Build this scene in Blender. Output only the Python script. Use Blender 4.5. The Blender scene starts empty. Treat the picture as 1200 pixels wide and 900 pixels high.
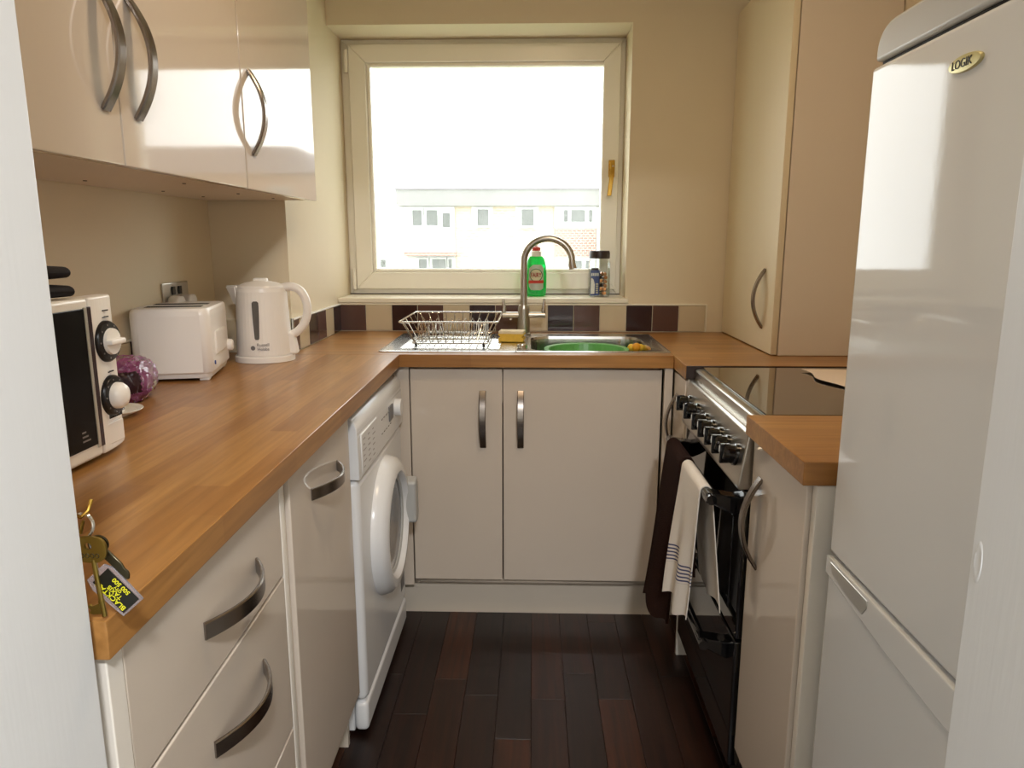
import bpy, bmesh, math, random
from mathutils import Vector, Matrix
random.seed(7)
R = math.radians
scene = bpy.context.scene
COL = scene.collection

# ------------------------------------------------------------------ camera
cam_d = bpy.data.cameras.new('camera')
cam_d.sensor_width = 36.0
cam_d.lens = 853.0 / 1200.0 * 36.0
cam_d.clip_start = 0.02
cam = bpy.data.objects.new('camera', cam_d)
cam.location = (0, 0, 1.258)
cam.rotation_euler = (R(90 - 11.08), 0, R(1.68))
COL.objects.link(cam)
scene.camera = cam

# ------------------------------------------------------------------ world (bright overcast sky)
SKY = 5.8
world = bpy.data.worlds.new('overcast_sky')
scene.world = world
world.use_nodes = True
wn = world.node_tree.nodes
wn['Background'].inputs['Color'].default_value = (0.995, 0.995, 1.0, 1)
wn['Background'].inputs['Strength'].default_value = SKY
# ------------------------------------------------------------------ exposure
vs = scene.view_settings
vs.view_transform = 'Standard'; vs.look = 'None'
vs.exposure = 0.0; vs.gamma = 1.0; vs.use_curve_mapping = False
KITCHEN_LAMP = 7.2
HALL_FILL = 58.0

# ------------------------------------------------------------------ materials
def srgb(h):
    h = h.lstrip('#')
    out = []
    for i in (0, 2, 4):
        c = int(h[i:i+2], 16) / 255.0
        out.append(c / 12.92 if c <= 0.04045 else ((c + 0.055) / 1.055) ** 2.4)
    return tuple(out)

def nodes_of(m):
    m.use_nodes = True
    nt = m.node_tree
    return nt, nt.nodes, nt.links, nt.nodes['Principled BSDF']

def mat(name, col, rough=0.5, metal=0.0, coat=0.0, var=0.05, vscale=6.0, bump=0.0, bscale=60.0,
        trans=0.0, ior=1.45, spec=0.5, sheen=0.0, stretch=None):
    m = bpy.data.materials.new(name)
    nt, N, L, b = nodes_of(m)
    c = srgb(col) if isinstance(col, str) else col
    tc = N.new('ShaderNodeTexCoord')
    src = tc.outputs['Object']
    if stretch:
        mp = N.new('ShaderNodeMapping'); mp.inputs['Scale'].default_value = stretch
        L.new(src, mp.inputs['Vector']); src = mp.outputs['Vector']
    nz = N.new('ShaderNodeTexNoise'); nz.inputs['Scale'].default_value = vscale
    nz.inputs['Detail'].default_value = 3.0
    L.new(src, nz.inputs['Vector'])
    mx = N.new('ShaderNodeMix'); mx.data_type = 'RGBA'
    mx.inputs[6].default_value = (*[x * (1 - var) for x in c], 1)
    mx.inputs[7].default_value = (*[min(1, x * (1 + var)) for x in c], 1)
    L.new(nz.outputs['Fac'], mx.inputs[0]); L.new(mx.outputs[2], b.inputs['Base Color'])
    b.inputs['Roughness'].default_value = rough
    b.inputs['Metallic'].default_value = metal
    b.inputs['Coat Weight'].default_value = coat
    b.inputs['Coat Roughness'].default_value = 0.03
    b.inputs['Transmission Weight'].default_value = trans
    b.inputs['IOR'].default_value = ior
    b.inputs['Specular IOR Level'].default_value = spec
    if sheen:
        b.inputs['Sheen Weight'].default_value = sheen
    if bump:
        n2 = N.new('ShaderNodeTexNoise'); n2.inputs['Scale'].default_value = bscale
        n2.inputs['Detail'].default_value = 4.0
        L.new(src, n2.inputs['Vector'])
        bp = N.new('ShaderNodeBump'); bp.inputs['Strength'].default_value = bump
        bp.inputs['Distance'].default_value = 0.01
        L.new(n2.outputs['Fac'], bp.inputs['Height']); L.new(bp.outputs['Normal'], b.inputs['Normal'])
    return m

def wood_stave_mat(name, along_y):
    m = bpy.data.materials.new(name)
    nt, N, L, b = nodes_of(m)
    tc = N.new('ShaderNodeTexCoord')
    mp = N.new('ShaderNodeMapping')
    mp.inputs['Rotation'].default_value = (0, 0, R(90) if along_y else 0)
    L.new(tc.outputs['Object'], mp.inputs['Vector'])
    br = N.new('ShaderNodeTexBrick')
    br.inputs['Color1'].default_value = (*srgb('#b98a50'), 1)
    br.inputs['Color2'].default_value = (*srgb('#a0703c'), 1)
    br.inputs['Mortar'].default_value = (*srgb('#95663a'), 1)
    br.inputs['Scale'].default_value = 1.0
    br.inputs['Mortar Size'].default_value = 0.0
    br.inputs['Brick Width'].default_value = 0.31
    br.inputs['Row Height'].default_value = 0.052
    br.offset = 0.37; br.offset_frequency = 2; br.squash = 1.4; br.squash_frequency = 3
    L.new(mp.outputs['Vector'], br.inputs['Vector'])
    mg = N.new('ShaderNodeMapping'); mg.inputs['Scale'].default_value = (2.2, 38, 38)
    L.new(mp.outputs['Vector'], mg.inputs['Vector'])
    nz = N.new('ShaderNodeTexNoise'); nz.inputs['Scale'].default_value = 2.0
    nz.inputs['Detail'].default_value = 6; nz.inputs['Distortion'].default_value = 0.5
    L.new(mg.outputs['Vector'], nz.inputs['Vector'])
    rp = N.new('ShaderNodeValToRGB')
    rp.color_ramp.elements[0].position = 0.3; rp.color_ramp.elements[0].color = (0.66, 0.6, 0.52, 1)
    rp.color_ramp.elements[1].position = 0.75; rp.color_ramp.elements[1].color = (1.1, 1.08, 1.05, 1)
    L.new(nz.outputs['Fac'], rp.inputs['Fac'])
    mu = N.new('ShaderNodeMix'); mu.data_type = 'RGBA'; mu.blend_type = 'MULTIPLY'
    mu.inputs[0].default_value = 0.8
    L.new(br.outputs['Color'], mu.inputs[6]); L.new(rp.outputs['Color'], mu.inputs[7])
    L.new(mu.outputs[2], b.inputs['Base Color'])
    b.inputs['Roughness'].default_value = 0.29
    bp = N.new('ShaderNodeBump'); bp.inputs['Strength'].default_value = 0.12; bp.inputs['Distance'].default_value = 0.002
    L.new(nz.outputs['Fac'], bp.inputs['Height']); L.new(bp.outputs['Normal'], b.inputs['Normal'])
    return m

def plank_mat():
    m = bpy.data.materials.new('dark_walnut_plank')
    nt, N, L, b = nodes_of(m)
    oi = N.new('ShaderNodeObjectInfo')
    rp = N.new('ShaderNodeValToRGB')
    e = rp.color_ramp.elements
    e[0].position = 0; e[0].color = (*srgb('#1b0d08'), 1)
    e[1].position = 1; e[1].color = (*srgb('#3e2110'), 1)
    k = e.new(0.5); k.color = (*srgb('#29140b'), 1)
    L.new(oi.outputs['Random'], rp.inputs['Fac'])
    tc = N.new('ShaderNodeTexCoord')
    ad = N.new('ShaderNodeVectorMath'); ad.operation = 'ADD'
    sc_ = N.new('ShaderNodeVectorMath'); sc_.operation = 'SCALE'; sc_.inputs[0].default_value = (7, 5, 3)
    L.new(oi.outputs['Random'], sc_.inputs['Scale'])
    L.new(tc.outputs['Object'], ad.inputs[0]); L.new(sc_.outputs['Vector'], ad.inputs[1])
    mp = N.new('ShaderNodeMapping'); mp.inputs['Scale'].default_value = (30, 1.6, 30)
    L.new(ad.outputs['Vector'], mp.inputs['Vector'])
    nz = N.new('ShaderNodeTexNoise'); nz.inputs['Scale'].default_value = 2.0; nz.inputs['Detail'].default_value = 5
    nz.inputs['Distortion'].default_value = 0.7
    L.new(mp.outputs['Vector'], nz.inputs['Vector'])
    r2 = N.new('ShaderNodeValToRGB')
    r2.color_ramp.elements[0].position = 0.35; r2.color_ramp.elements[0].color = (0.55, 0.5, 0.48, 1)
    r2.color_ramp.elements[1].position = 0.72; r2.color_ramp.elements[1].color = (1.55, 1.3, 1.1, 1)
    L.new(nz.outputs['Fac'], r2.inputs['Fac'])
    mu = N.new('ShaderNodeMix'); mu.data_type = 'RGBA'; mu.blend_type = 'MULTIPLY'; mu.inputs[0].default_value = 1
    L.new(rp.outputs['Color'], mu.inputs[6]); L.new(r2.outputs['Color'], mu.inputs[7])
    L.new(mu.outputs[2], b.inputs['Base Color'])
    b.inputs['Roughness'].default_value = 0.38
    bp = N.new('ShaderNodeBump'); bp.inputs['Strength'].default_value = 0.15; bp.inputs['Distance'].default_value = 0.002
    L.new(nz.outputs['Fac'], bp.inputs['Height']); L.new(bp.outputs['Normal'], b.inputs['Normal'])
    return m

def pane_mat(name, tint=(1, 1, 1), refl=0.06, haze=0.0):
    m = bpy.data.materials.new(name)
    m.use_nodes = True
    nt = m.node_tree; N = nt.nodes; L = nt.links
    N.remove(N['Principled BSDF'])
    out = N['Material Output']
    tr = N.new('ShaderNodeBsdfTransparent'); tr.inputs['Color'].default_value = (*tint, 1)
    gl = N.new('ShaderNodeBsdfGlossy'); gl.inputs['Roughness'].default_value = 0.02
    lw = N.new('ShaderNodeLayerWeight'); lw.inputs['Blend'].default_value = 0.25
    ma = N.new('ShaderNodeMath'); ma.operation = 'MULTIPLY_ADD'
    ma.inputs[1].default_value = 0.5; ma.inputs[2].default_value = refl
    L.new(lw.outputs['Fresnel'], ma.inputs[0])
    mx = N.new('ShaderNodeMixShader')
    L.new(ma.outputs[0], mx.inputs[0]); L.new(tr.outputs[0], mx.inputs[1]); L.new(gl.outputs[0], mx.inputs[2])
    last = mx
    if haze:
        tl = N.new('ShaderNodeBsdfTranslucent'); tl.inputs['Color'].default_value = (1, 1, 1, 1)
        nz = N.new('ShaderNodeTexNoise'); nz.inputs['Scale'].default_value = 5
        mm = N.new('ShaderNodeMath'); mm.operation = 'MULTIPLY'; mm.inputs[1].default_value = haze * 2
        L.new(nz.outputs['Fac'], mm.inputs[0])
        m2 = N.new('ShaderNodeMixShader')
        L.new(mm.outputs[0], m2.inputs[0]); L.new(mx.outputs[0], m2.inputs[1]); L.new(tl.outputs[0], m2.inputs[2])
        last = m2
    L.new(last.outputs[0], out.inputs['Surface'])
    return m

def emit_mat(name, col, s):
    m = bpy.data.materials.new(name)
    nt, N, L, b = nodes_of(m)
    b.inputs['Base Color'].default_value = (*col, 1)
    b.inputs['Emission Color'].default_value = (*col, 1)
    b.inputs['Emission Strength'].default_value = s
    return m

def brick_mat(name, c1, c2, mortar, w, h, ms):
    m = bpy.data.materials.new(name)
    nt, N, L, b = nodes_of(m)
    tc = N.new('ShaderNodeTexCoord')
    mp = N.new('ShaderNodeMapping'); mp.inputs['Rotation'].default_value = (R(90), 0, 0)
    L.new(tc.outputs['Object'], mp.inputs['Vector'])
    br = N.new('ShaderNodeTexBrick')
    br.inputs['Color1'].default_value = (*srgb(c1), 1); br.inputs['Color2'].default_value = (*srgb(c2), 1)
    br.inputs['Mortar'].default_value = (*srgb(mortar), 1)
    br.inputs['Scale'].default_value = 1; br.inputs['Brick Width'].default_value = w
    br.inputs['Row Height'].default_value = h; br.inputs['Mortar Size'].default_value = ms
    L.new(mp.outputs['Vector'], br.inputs['Vector'])
    L.new(br.outputs['Color'], b.inputs['Base Color'])
    b.inputs['Roughness'].default_value = 0.9
    return m

def stripe_towel_mat():
    m = bpy.data.materials.new('cream_striped_cotton')
    nt, N, L, b = nodes_of(m)
    uv = N.new('ShaderNodeUVMap')
    sp = N.new('ShaderNodeSeparateXYZ'); L.new(uv.outputs['UV'], sp.inputs[0])
    # stripes woven into the cloth: a band of five thin blue lines near each short end
    wv = N.new('ShaderNodeMath'); wv.operation = 'MULTIPLY'; wv.inputs[1].default_value = 70.0
    L.new(sp.outputs['Y'], wv.inputs[0])
    fr = N.new('ShaderNodeMath'); fr.operation = 'FRACT'; L.new(wv.outputs[0], fr.inputs[0])
    lt = N.new('ShaderNodeMath'); lt.operation = 'LESS_THAN'; lt.inputs[1].default_value = 0.42
    L.new(fr.outputs[0], lt.inputs[0])
    g1 = N.new('ShaderNodeMath'); g1.operation = 'GREATER_THAN'; g1.inputs[1].default_value = 0.8
    L.new(sp.outputs['Y'], g1.inputs[0])
    l1 = N.new('ShaderNodeMath'); l1.operation = 'LESS_THAN'; l1.inputs[1].default_value = 0.872
    L.new(sp.outputs['Y'], l1.inputs[0])
    a = N.new('ShaderNodeMath'); a.operation = 'MULTIPLY'; L.new(g1.outputs[0], a.inputs[0]); L.new(l1.outputs[0], a.inputs[1])
    a2 = N.new('ShaderNodeMath'); a2.operation = 'MULTIPLY'; L.new(a.outputs[0], a2.inputs[0]); L.new(lt.outputs[0], a2.inputs[1])
    mx = N.new('ShaderNodeMix'); mx.data_type = 'RGBA'
    mx.inputs[6].default_value = (*srgb('#ded6cb'), 1); mx.inputs[7].default_value = (*srgb('#43456b'), 1)
    L.new(a2.outputs[0], mx.inputs[0]); L.new(mx.outputs[2], b.inputs['Base Color'])
    b.inputs['Roughness'].default_value = 0.95
    tc = N.new('ShaderNodeTexCoord')
    nz = N.new('ShaderNodeTexNoise'); nz.inputs['Scale'].default_value = 500; L.new(tc.outputs['Object'], nz.inputs['Vector'])
    bp = N.new('ShaderNodeBump'); bp.inputs['Strength'].default_value = 0.4; bp.inputs['Distance'].default_value = 0.002
    L.new(nz.outputs['Fac'], bp.inputs['Height']); L.new(bp.outputs['Normal'], b.inputs['Normal'])
    return m

M = {}
M['wall'] = mat('cream_wall_paint', '#e1d3b7', 0.75, var=0.02, bump=0.04, bscale=160)
M['hall'] = mat('white_hall_paint', '#e8e6e0', 0.8, var=0.02)
M['ceil'] = mat('white_ceiling_paint', '#efece4', 0.85, var=0.02)
M['trim'] = mat('white_gloss_woodwork', '#dfe1e2', 0.32, var=0.015, bump=0.03, bscale=25, stretch=(8, 8, .5))
M['upvc'] = mat('white_upvc', '#f6f2e6', 0.28, var=0.015)
M['sill'] = mat('cream_gloss_sill', '#f0e9d6', 0.3, var=0.02)
M['cab'] = mat('cream_gloss_foil', '#d2c6b8', 0.06, var=0.015, coat=0.15, bump=0.012, bscale=9)
M['satin'] = mat('cream_satin_foil', '#e2d3b4', 0.42, var=0.015, spec=0.35)
M['carc'] = mat('cream_matt_carcass', '#e0d2c0', 0.4, var=0.02)
M['panel'] = mat('white_matt_panel', '#e6e0d6', 0.35, var=0.02)
M['plinth'] = mat('cream_plinth', '#d6cbbb', 0.22, var=0.02)
M['steel'] = mat('brushed_steel', '#b9b4ab', 0.3, 1.0, var=0.06, vscale=40, stretch=(1, 1, 8))
M['handle'] = mat('brushed_nickel', '#8f8780', 0.26, 1.0, var=0.05)
M['chrome'] = mat('chrome', '#d9d7d2', 0.08, 1.0, var=0.02)
M['sink'] = mat('stainless_sink', '#c4c2bc', 0.22, 1.0, var=0.05, bump=0.02, bscale=80)
M['woodY'] = wood_stave_mat('oiled_stave_wood', True)
M['woodX'] = wood_stave_mat('oiled_stave_wood_crosswise', False)
M['plank'] = plank_mat()
M['subfloor'] = mat('dark_underlay', '#140b08', 0.8)
M['tile_beige'] = mat('beige_glazed_tile', '#c9b99b', 0.12, var=0.04, bump=0.03, bscale=14)
M['tile_mid'] = mat('brown_glazed_tile', '#5a4038', 0.12, var=0.06, bump=0.03, bscale=14)
M['tile_dark'] = mat('dark_brown_glazed_tile', '#321f1f', 0.1, var=0.06, bump=0.03, bscale=14)
M['grout'] = mat('cream_grout', '#d9ceb4', 0.8)
M['white_app'] = mat('white_enamel', '#e8e9ea', 0.22, var=0.012, bump=0.008, bscale=120)
M['fridge'] = mat('white_fridge_enamel', '#dcdedf', 0.045, var=0.01, bump=0.004, bscale=160)
M['grey_plastic'] = mat('grey_plastic', '#b9bab8', 0.35, var=0.02)
M['mid_grey'] = mat('mid_grey_print', '#77777a', 0.5)
M['black_gloss'] = mat('black_gloss', '#0b0b0c', 0.06, var=0.02, coat=0.5)
M['black_plastic'] = mat('black_plastic', '#131315', 0.28, var=0.05)
M['black_glass'] = mat('black_ceramic_glass', '#0e0d0c', 0.05, var=0.02, coat=1.0)
M['dark_glass'] = mat('dark_door_glass', '#1b1a1c', 0.05, var=0.05, coat=0.6)
M['mw_glass'] = mat('smoked_black_glass', '#0d0c0e', 0.3, var=0.05, spec=0.12)
M['drum'] = mat('dim_drum_glass', '#7d7975', 0.08, var=0.25, vscale=12, coat=0.8)
M['cream_plastic'] = mat('cream_white_plastic', '#f4f1ec', 0.28, var=0.015)
M['silver_plastic'] = mat('silver_painted_plastic', '#c8c8c4', 0.3, 0.6, var=0.02)
M['navy'] = mat('dark_navy_fabric', '#17161f', 0.75, var=0.2, vscale=30, bump=0.1, bscale=200)
M['purple'] = mat('purple_crinkled_film', '#80456f', 0.22, var=0.35, vscale=22, bump=0.35, bscale=45, coat=0.4)
M['purple_dark'] = mat('dark_purple_print', '#2b1620', 0.3, var=0.3)
M['green_liquid'] = mat('green_detergent', (0.01, 0.72, 0.12), 0.06, var=0.05, trans=0.55, ior=1.35, coat=0.6)
M['green_bowl'] = mat('green_plastic', '#64ac5e', 0.32, var=0.04)
M['red'] = mat('red_print', '#c03a28', 0.4)
M['label_red'] = mat('dark_red_print', '#8f2f22', 0.5)
M['white'] = mat('white_plastic', '#f2f1ec', 0.35, var=0.01)
M['ring_green'] = mat('dark_green_print', '#2f6a45', 0.4)
M['label_silver'] = mat('silver_label', '#b9bfae', 0.3, 0.3)
M['label_cream'] = mat('cream_label', '#cdc9a4', 0.4)
M['sponge'] = mat('yellow_foam', '#e4ba4c', 0.95, var=0.12, vscale=120, bump=0.6, bscale=240)
M['scour'] = mat('cream_scourer', '#e5d4b4', 0.95, var=0.1, vscale=150, bump=0.5, bscale=300)
M['orange'] = mat('orange_rubber', '#e09a1c', 0.5, var=0.1, vscale=30)
M['yellow'] = mat('yellow_rubber', '#e8c03a', 0.5, var=0.08)
M['brass'] = mat('polished_brass', '#d0a850', 0.18, 1.0, var=0.05)
M['old_brass'] = mat('worn_brass', '#a8924e', 0.3, 1.0, var=0.15, vscale=60)
M['dark_metal'] = mat('tarnished_metal', '#55503f', 0.35, 1.0, var=0.2, vscale=60)
M['tag'] = mat('black_tag_card', '#1b1b16', 0.35)
M['tag_clear'] = mat('clear_acrylic', '#d8d2d8', 0.08, var=0.02, trans=0.75)
M['yellow_ink'] = mat('yellow_ink', '#e3df2c', 0.5)
M['black_ink'] = mat('black_ink', '#1a1a1a', 0.5)
M['grey_ink'] = mat('grey_ink', '#8c8783', 0.5)
M['gold_badge'] = mat('pale_gold_badge', '#cfc690', 0.3, 0.5, var=0.03)
M['brown_towel'] = mat('brown_terry', '#33201a', 1.0, var=0.25, vscale=180, bump=0.9, bscale=420, spec=0.1)
M['cream_towel'] = stripe_towel_mat()
M['cloth'] = mat('cream_paper_towel', '#e6d3bf', 0.9, var=0.03, bump=0.1, bscale=90)
M['jar_glass'] = pane_mat('jar_glass', (0.975, 0.985, 0.98), 0.04)
M['lid'] = mat('dark_brown_lid', '#2e211f', 0.4, var=0.05)
M['blue'] = mat('blue_print', '#24478e', 0.4, var=0.05)
M['batt_dark'] = mat('dark_battery_jacket', '#2a2622', 0.3, 0.3)
M['batt_olive'] = mat('olive_battery_jacket', '#66644e', 0.3, 0.3)
M['copper'] = mat('copper_battery_end', '#b9814f', 0.3, 0.8)
M['pane'] = pane_mat('window_glass', (0.98, 1.0, 0.99), 0.03, 0.03)
M['gauge'] = mat('smoked_gauge', '#5f5c59', 0.12, var=0.2, vscale=20)
M['rubber'] = mat('dark_rubber', '#222020', 0.7)
M['lamp_glass'] = emit_mat('lamp_glass', (1.0, 0.86, 0.66), 3.0)
M['fill_lamp_glass'] = emit_mat('fill_lamp_glass', (1.0, 0.95, 0.88), 3.0)
M['h_brick'] = brick_mat('pale_orange_brick', '#a39078', '#ac9a84', '#b3aa9c', 0.44, 0.15, 0.03)
M['nb_brick'] = brick_mat('brown_brick', '#7a5c48', '#866652', '#8f7c6a', 0.44, 0.15, 0.03)
M['h_tile'] = brick_mat('hung_clay_tile', '#77564c', '#806056', '#a8948a', 0.24, 0.13, 0.022)
M['h_white'] = mat('white_cladding', '#b2b3b2', 0.7, var=0.02)
M['h_fascia'] = mat('grey_fascia', '#7a7978', 0.7, var=0.06, vscale=3)
M['h_cap'] = mat('dark_roof_edge', '#6f6a70', 0.7)
M['h_glass'] = mat('distant_window_glass', '#4f5350', 0.25, var=0.3, vscale=3)
M['grass'] = mat('distant_grass', '#8f9a78', 0.95, var=0.15, vscale=0.3)

# ------------------------------------------------------------------ mesh helpers
def BM(): return bmesh.new()

def box(bm, x0, x1, y0, y1, z0, z1, bev=0.0, seg=2, mtx=None):
    mm = Matrix.Translation(((x0+x1)/2, (y0+y1)/2, (z0+z1)/2)) @ Matrix.Diagonal((abs(x1-x0), abs(y1-y0), abs(z1-z0), 1))
    r = bmesh.ops.create_cube(bm, size=1.0, matrix=(mtx @ mm) if mtx else mm)
    vs_ = r['verts']
    if bev > 0:
        es = list({e for v in vs_ for e in v.link_edges})
        bmesh.ops.bevel(bm, geom=es, offset=bev, segments=seg, profile=0.5, affect='EDGES')
    return bm

def prism(bm, poly, a0, a1, axis='y', bev=0.0, seg=2):
    """poly: 2D outline; axis 'y' -> (x,z), 'x' -> (y,z), 'z' -> (x,y)"""
    def P(p, a):
        return {'y': (p[0], a, p[1]), 'x': (a, p[0], p[1]), 'z': (p[0], p[1], a)}[axis]
    va = [bm.verts.new(P(p, a0)) for p in poly]
    vb = [bm.verts.new(P(p, a1)) for p in poly]
    n = len(poly)
    fs = [bm.faces.new(va), bm.faces.new(list(reversed(vb)))]
    for i in range(n):
        fs.append(bm.faces.new((va[i], vb[i], vb[(i+1) % n], va[(i+1) % n])))
    bmesh.ops.recalc_face_normals(bm, faces=fs)
    if bev:
        es = list({e for f in fs for e in f.edges})
        bmesh.ops.bevel(bm, geom=es, offset=bev, segments=seg, profile=0.5, affect='EDGES')
    return bm

def frames(pts, closed=False):
    P = [Vector(p) for p in pts]
    n = len(P)
    T = []
    for i in range(n):
        if closed: t = P[(i+1) % n] - P[(i-1) % n]
        else: t = P[min(i+1, n-1)] - P[max(i-1, 0)]
        T.append(t.normalized())
    up = Vector((0, 0, 1)) if abs(T[0].z) < 0.9 else Vector((1, 0, 0))
    u = (up - T[0] * up.dot(T[0])).normalized()
    out = []
    for i in range(n):
        u = (u - T[i] * u.dot(T[i])).normalized()
        out.append((P[i], u, T[i].cross(u)))
    return out

def tube(bm, pts, r, n=8, closed=False, flat=1.0, fixed=None):
    """round tube along a path; r number or list; fixed: constant side vector for flat strips"""
    fr = frames(pts, closed)
    rs = r if isinstance(r, (list, tuple)) else [r] * len(pts)
    rings = []
    for (p, u, w), rr in zip(fr, rs):
        rings.append([bm.verts.new(p + u * (math.cos(2*math.pi*k/n) * rr) + w * (math.sin(2*math.pi*k/n) * rr * flat)) for k in range(n)])
    m = len(rings)
    for i in range(m if closed else m - 1):
        a, b = rings[i], rings[(i+1) % m]
        for k in range(n):
            bm.faces.new((a[k], a[(k+1) % n], b[(k+1) % n], b[k]))
    if not closed:
        bm.faces.new(list(reversed(rings[0]))); bm.faces.new(rings[-1])
    return bm

def ribbon(bm, pts, side, width, thick):
    """flat strip swept along pts; 'side' is the constant width direction"""
    P = [Vector(p) for p in pts]; s = Vector(side).normalized()
    rings = []
    n = len(P)
    for i in range(n):
        t = (P[min(i+1, n-1)] - P[max(i-1, 0)]).normalized()
        nn = t.cross(s).normalized()
        h = width[i]/2 if isinstance(width, list) else width/2
        c = thick * 0.28
        prof = [(-h, -thick/2+c), (-h+c, -thick/2), (h-c, -thick/2), (h, -thick/2+c), (h, thick/2-c), (h-c, thick/2), (-h+c, thick/2), (-h, thick/2-c)]
        rings.append([bm.verts.new(P[i] + s*a + nn*b) for a, b in prof])
    for i in range(n-1):
        for k in range(8):
            bm.faces.new((rings[i][k], rings[i][(k+1) % 8], rings[i+1][(k+1) % 8], rings[i+1][k]))
    bm.faces.new(list(reversed(rings[0]))); bm.faces.new(rings[-1])
    bmesh.ops.recalc_face_normals(bm, faces=bm.faces[:])
    return bm

def lathe(bm, prof, c=(0, 0, 0), n=32, axis=(0, 0, 1), sx=1.0, sy=1.0, cap=True):
    """prof: list of (radius, height)"""
    q = Vector((0, 0, 1)).rotation_difference(Vector(axis)).to_matrix().to_4x4()
    mt = Matrix.Translation(c) @ q
    rings = []
    for r, h in prof:
        if r < 1e-6: rings.append([bm.verts.new(mt @ Vector((0, 0, h)))])
        else: rings.append([bm.verts.new(mt @ Vector((r*sx*math.cos(2*math.pi*k/n), r*sy*math.sin(2*math.pi*k/n), h))) for k in range(n)])
    fs = []
    for a, b in zip(rings, rings[1:]):
        for k in range(n):
            k2 = (k+1) % n
            if len(a) == 1 and len(b) == 1: continue
            if len(a) == 1: fs.append(bm.faces.new((a[0], b[k2], b[k])))
            elif len(b) == 1: fs.append(bm.faces.new((a[k], a[k2], b[0])))
            else: fs.append(bm.faces.new((a[k], a[k2], b[k2], b[k])))
    if cap and len(rings[0]) > 1: fs.append(bm.faces.new(list(reversed(rings[0]))))
    if cap and len(rings[-1]) > 1: fs.append(bm.faces.new(rings[-1]))
    bmesh.ops.recalc_face_normals(bm, faces=fs)
    return bm

def rrect(x0, x1, y0, y1, r, n=5):
    pts = []
    for cx, cy, a0 in ((x1-r, y1-r, 0), (x0+r, y1-r, 90), (x0+r, y0+r, 180), (x1-r, y0+r, 270)):
        for k in range(n+1):
            a = R(a0 + 90*k/n)
            pts.append((cx + r*math.cos(a), cy + r*math.sin(a)))
    return pts

def loft(bm, loops, cap0=False, cap1=False, closed=True):
    rr = [[bm.verts.new(p) for p in lp] for lp in loops]
    n = len(rr[0]); fs = []
    for a, b in zip(rr, rr[1:]):
        for k in range(n if closed else n-1):
            fs.append(bm.faces.new((a[k], a[(k+1) % n], b[(k+1) % n], b[k])))
    if cap0: fs.append(bm.faces.new(list(reversed(rr[0]))))
    if cap1: fs.append(bm.faces.new(rr[-1]))
    bmesh.ops.recalc_face_normals(bm, faces=fs)
    return bm

def sheet(bm, f, nu, nv, thick=0.0):
    uvl = bm.loops.layers.uv.new('UVMap')
    g = [[bm.verts.new(f(i/nu, j/nv)) for j in range(nv+1)] for i in range(nu+1)]
    for i in range(nu):
        for j in range(nv):
            fc = bm.faces.new((g[i][j], g[i+1][j], g[i+1][j+1], g[i][j+1]))
            for lp, (a, b) in zip(fc.loops, ((i, j), (i+1, j), (i+1, j+1), (i, j+1))):
                lp[uvl].uv = (a/nu, b/nv)
    if thick:
        bmesh.ops.recalc_face_normals(bm, faces=bm.faces[:])
        bmesh.ops.solidify(bm, geom=bm.faces[:], thickness=thick)
    return bm

def root_of(o):
    while o.parent: o = o.parent
    return o

def add(name, bm, m, parent=None, local=False, smooth=True, ang=38):
    if parent is not None and not local:
        bmesh.ops.transform(bm, matrix=INV[root_of(parent).name], verts=bm.verts[:])
    me = bpy.data.meshes.new(name)
    bm.to_mesh(me); bm.free()
    if smooth:
        ar = sorted(p.area for p in me.polygons)
        me.set_sharp_from_angle(angle=R(ang))
        if ar[-1] > 12 * ar[len(ar)//2]:
            for p in me.polygons:
                if p.area > 0.04 * ar[-1]: p.use_smooth = False
    for mm in (m if isinstance(m, (list, tuple)) else [m]):
        me.materials.append(mm)
    o = bpy.data.objects.new(name, me)
    COL.objects.link(o)
    if parent is not None: o.parent = parent
    else: INV[o.name] = Matrix.Identity(4)
    return o

INV = {}
def thing(name, label, cat, loc=(0, 0, 0), rz=0.0, group=None, kind=None):
    o = bpy.data.objects.new(name, None)
    COL.objects.link(o)
    o.empty_display_size = 0.05
    o.location = loc; o.rotation_euler = (0, 0, rz)
    INV[o.name] = (Matrix.Translation(loc) @ Matrix.Rotation(rz, 4, 'Z')).inverted()
    tag(o, label, cat, group, kind)
    return o

def tag(o, label, cat, group=None, kind=None):
    o['label'] = label; o['category'] = cat
    if group: o['group'] = group
    if kind: o['kind'] = kind
    return o

def struct(name, bm, m, label, cat, smooth=False):
    return tag(add(name, bm, m, smooth=smooth), label, cat, kind='structure')

def text(name, s, size, mtx, m, parent, extrude=0.0004, align='CENTER', sx=1.0, bold=0.0):
    cu = bpy.data.curves.new(name, 'FONT')
    cu.body = s; cu.size = size; cu.align_x = align; cu.align_y = 'CENTER'; cu.extrude = extrude; cu.offset = bold
    tmp = bpy.data.objects.new(name + '_tmp', cu)
    COL.objects.link(tmp)
    dg = bpy.context.evaluated_depsgraph_get()
    me = bpy.data.meshes.new_from_object(tmp.evaluated_get(dg))
    bpy.data.objects.remove(tmp); bpy.data.curves.remove(cu)
    bm = BM(); bm.from_mesh(me); bpy.data.meshes.remove(me)
    bmesh.ops.transform(bm, matrix=mtx @ Matrix.Diagonal((sx, 1, 1, 1)), verts=bm.verts[:])
    return add(name, bm, m, parent, smooth=False)

def basis(o, x, y):
    x = Vector(x).normalized(); y = Vector(y).normalized(); z = x.cross(y)
    return Matrix(((x.x, y.x, z.x, o[0]), (x.y, y.y, z.y, o[1]), (x.z, y.z, z.z, o[2]), (0, 0, 0, 1)))

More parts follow.
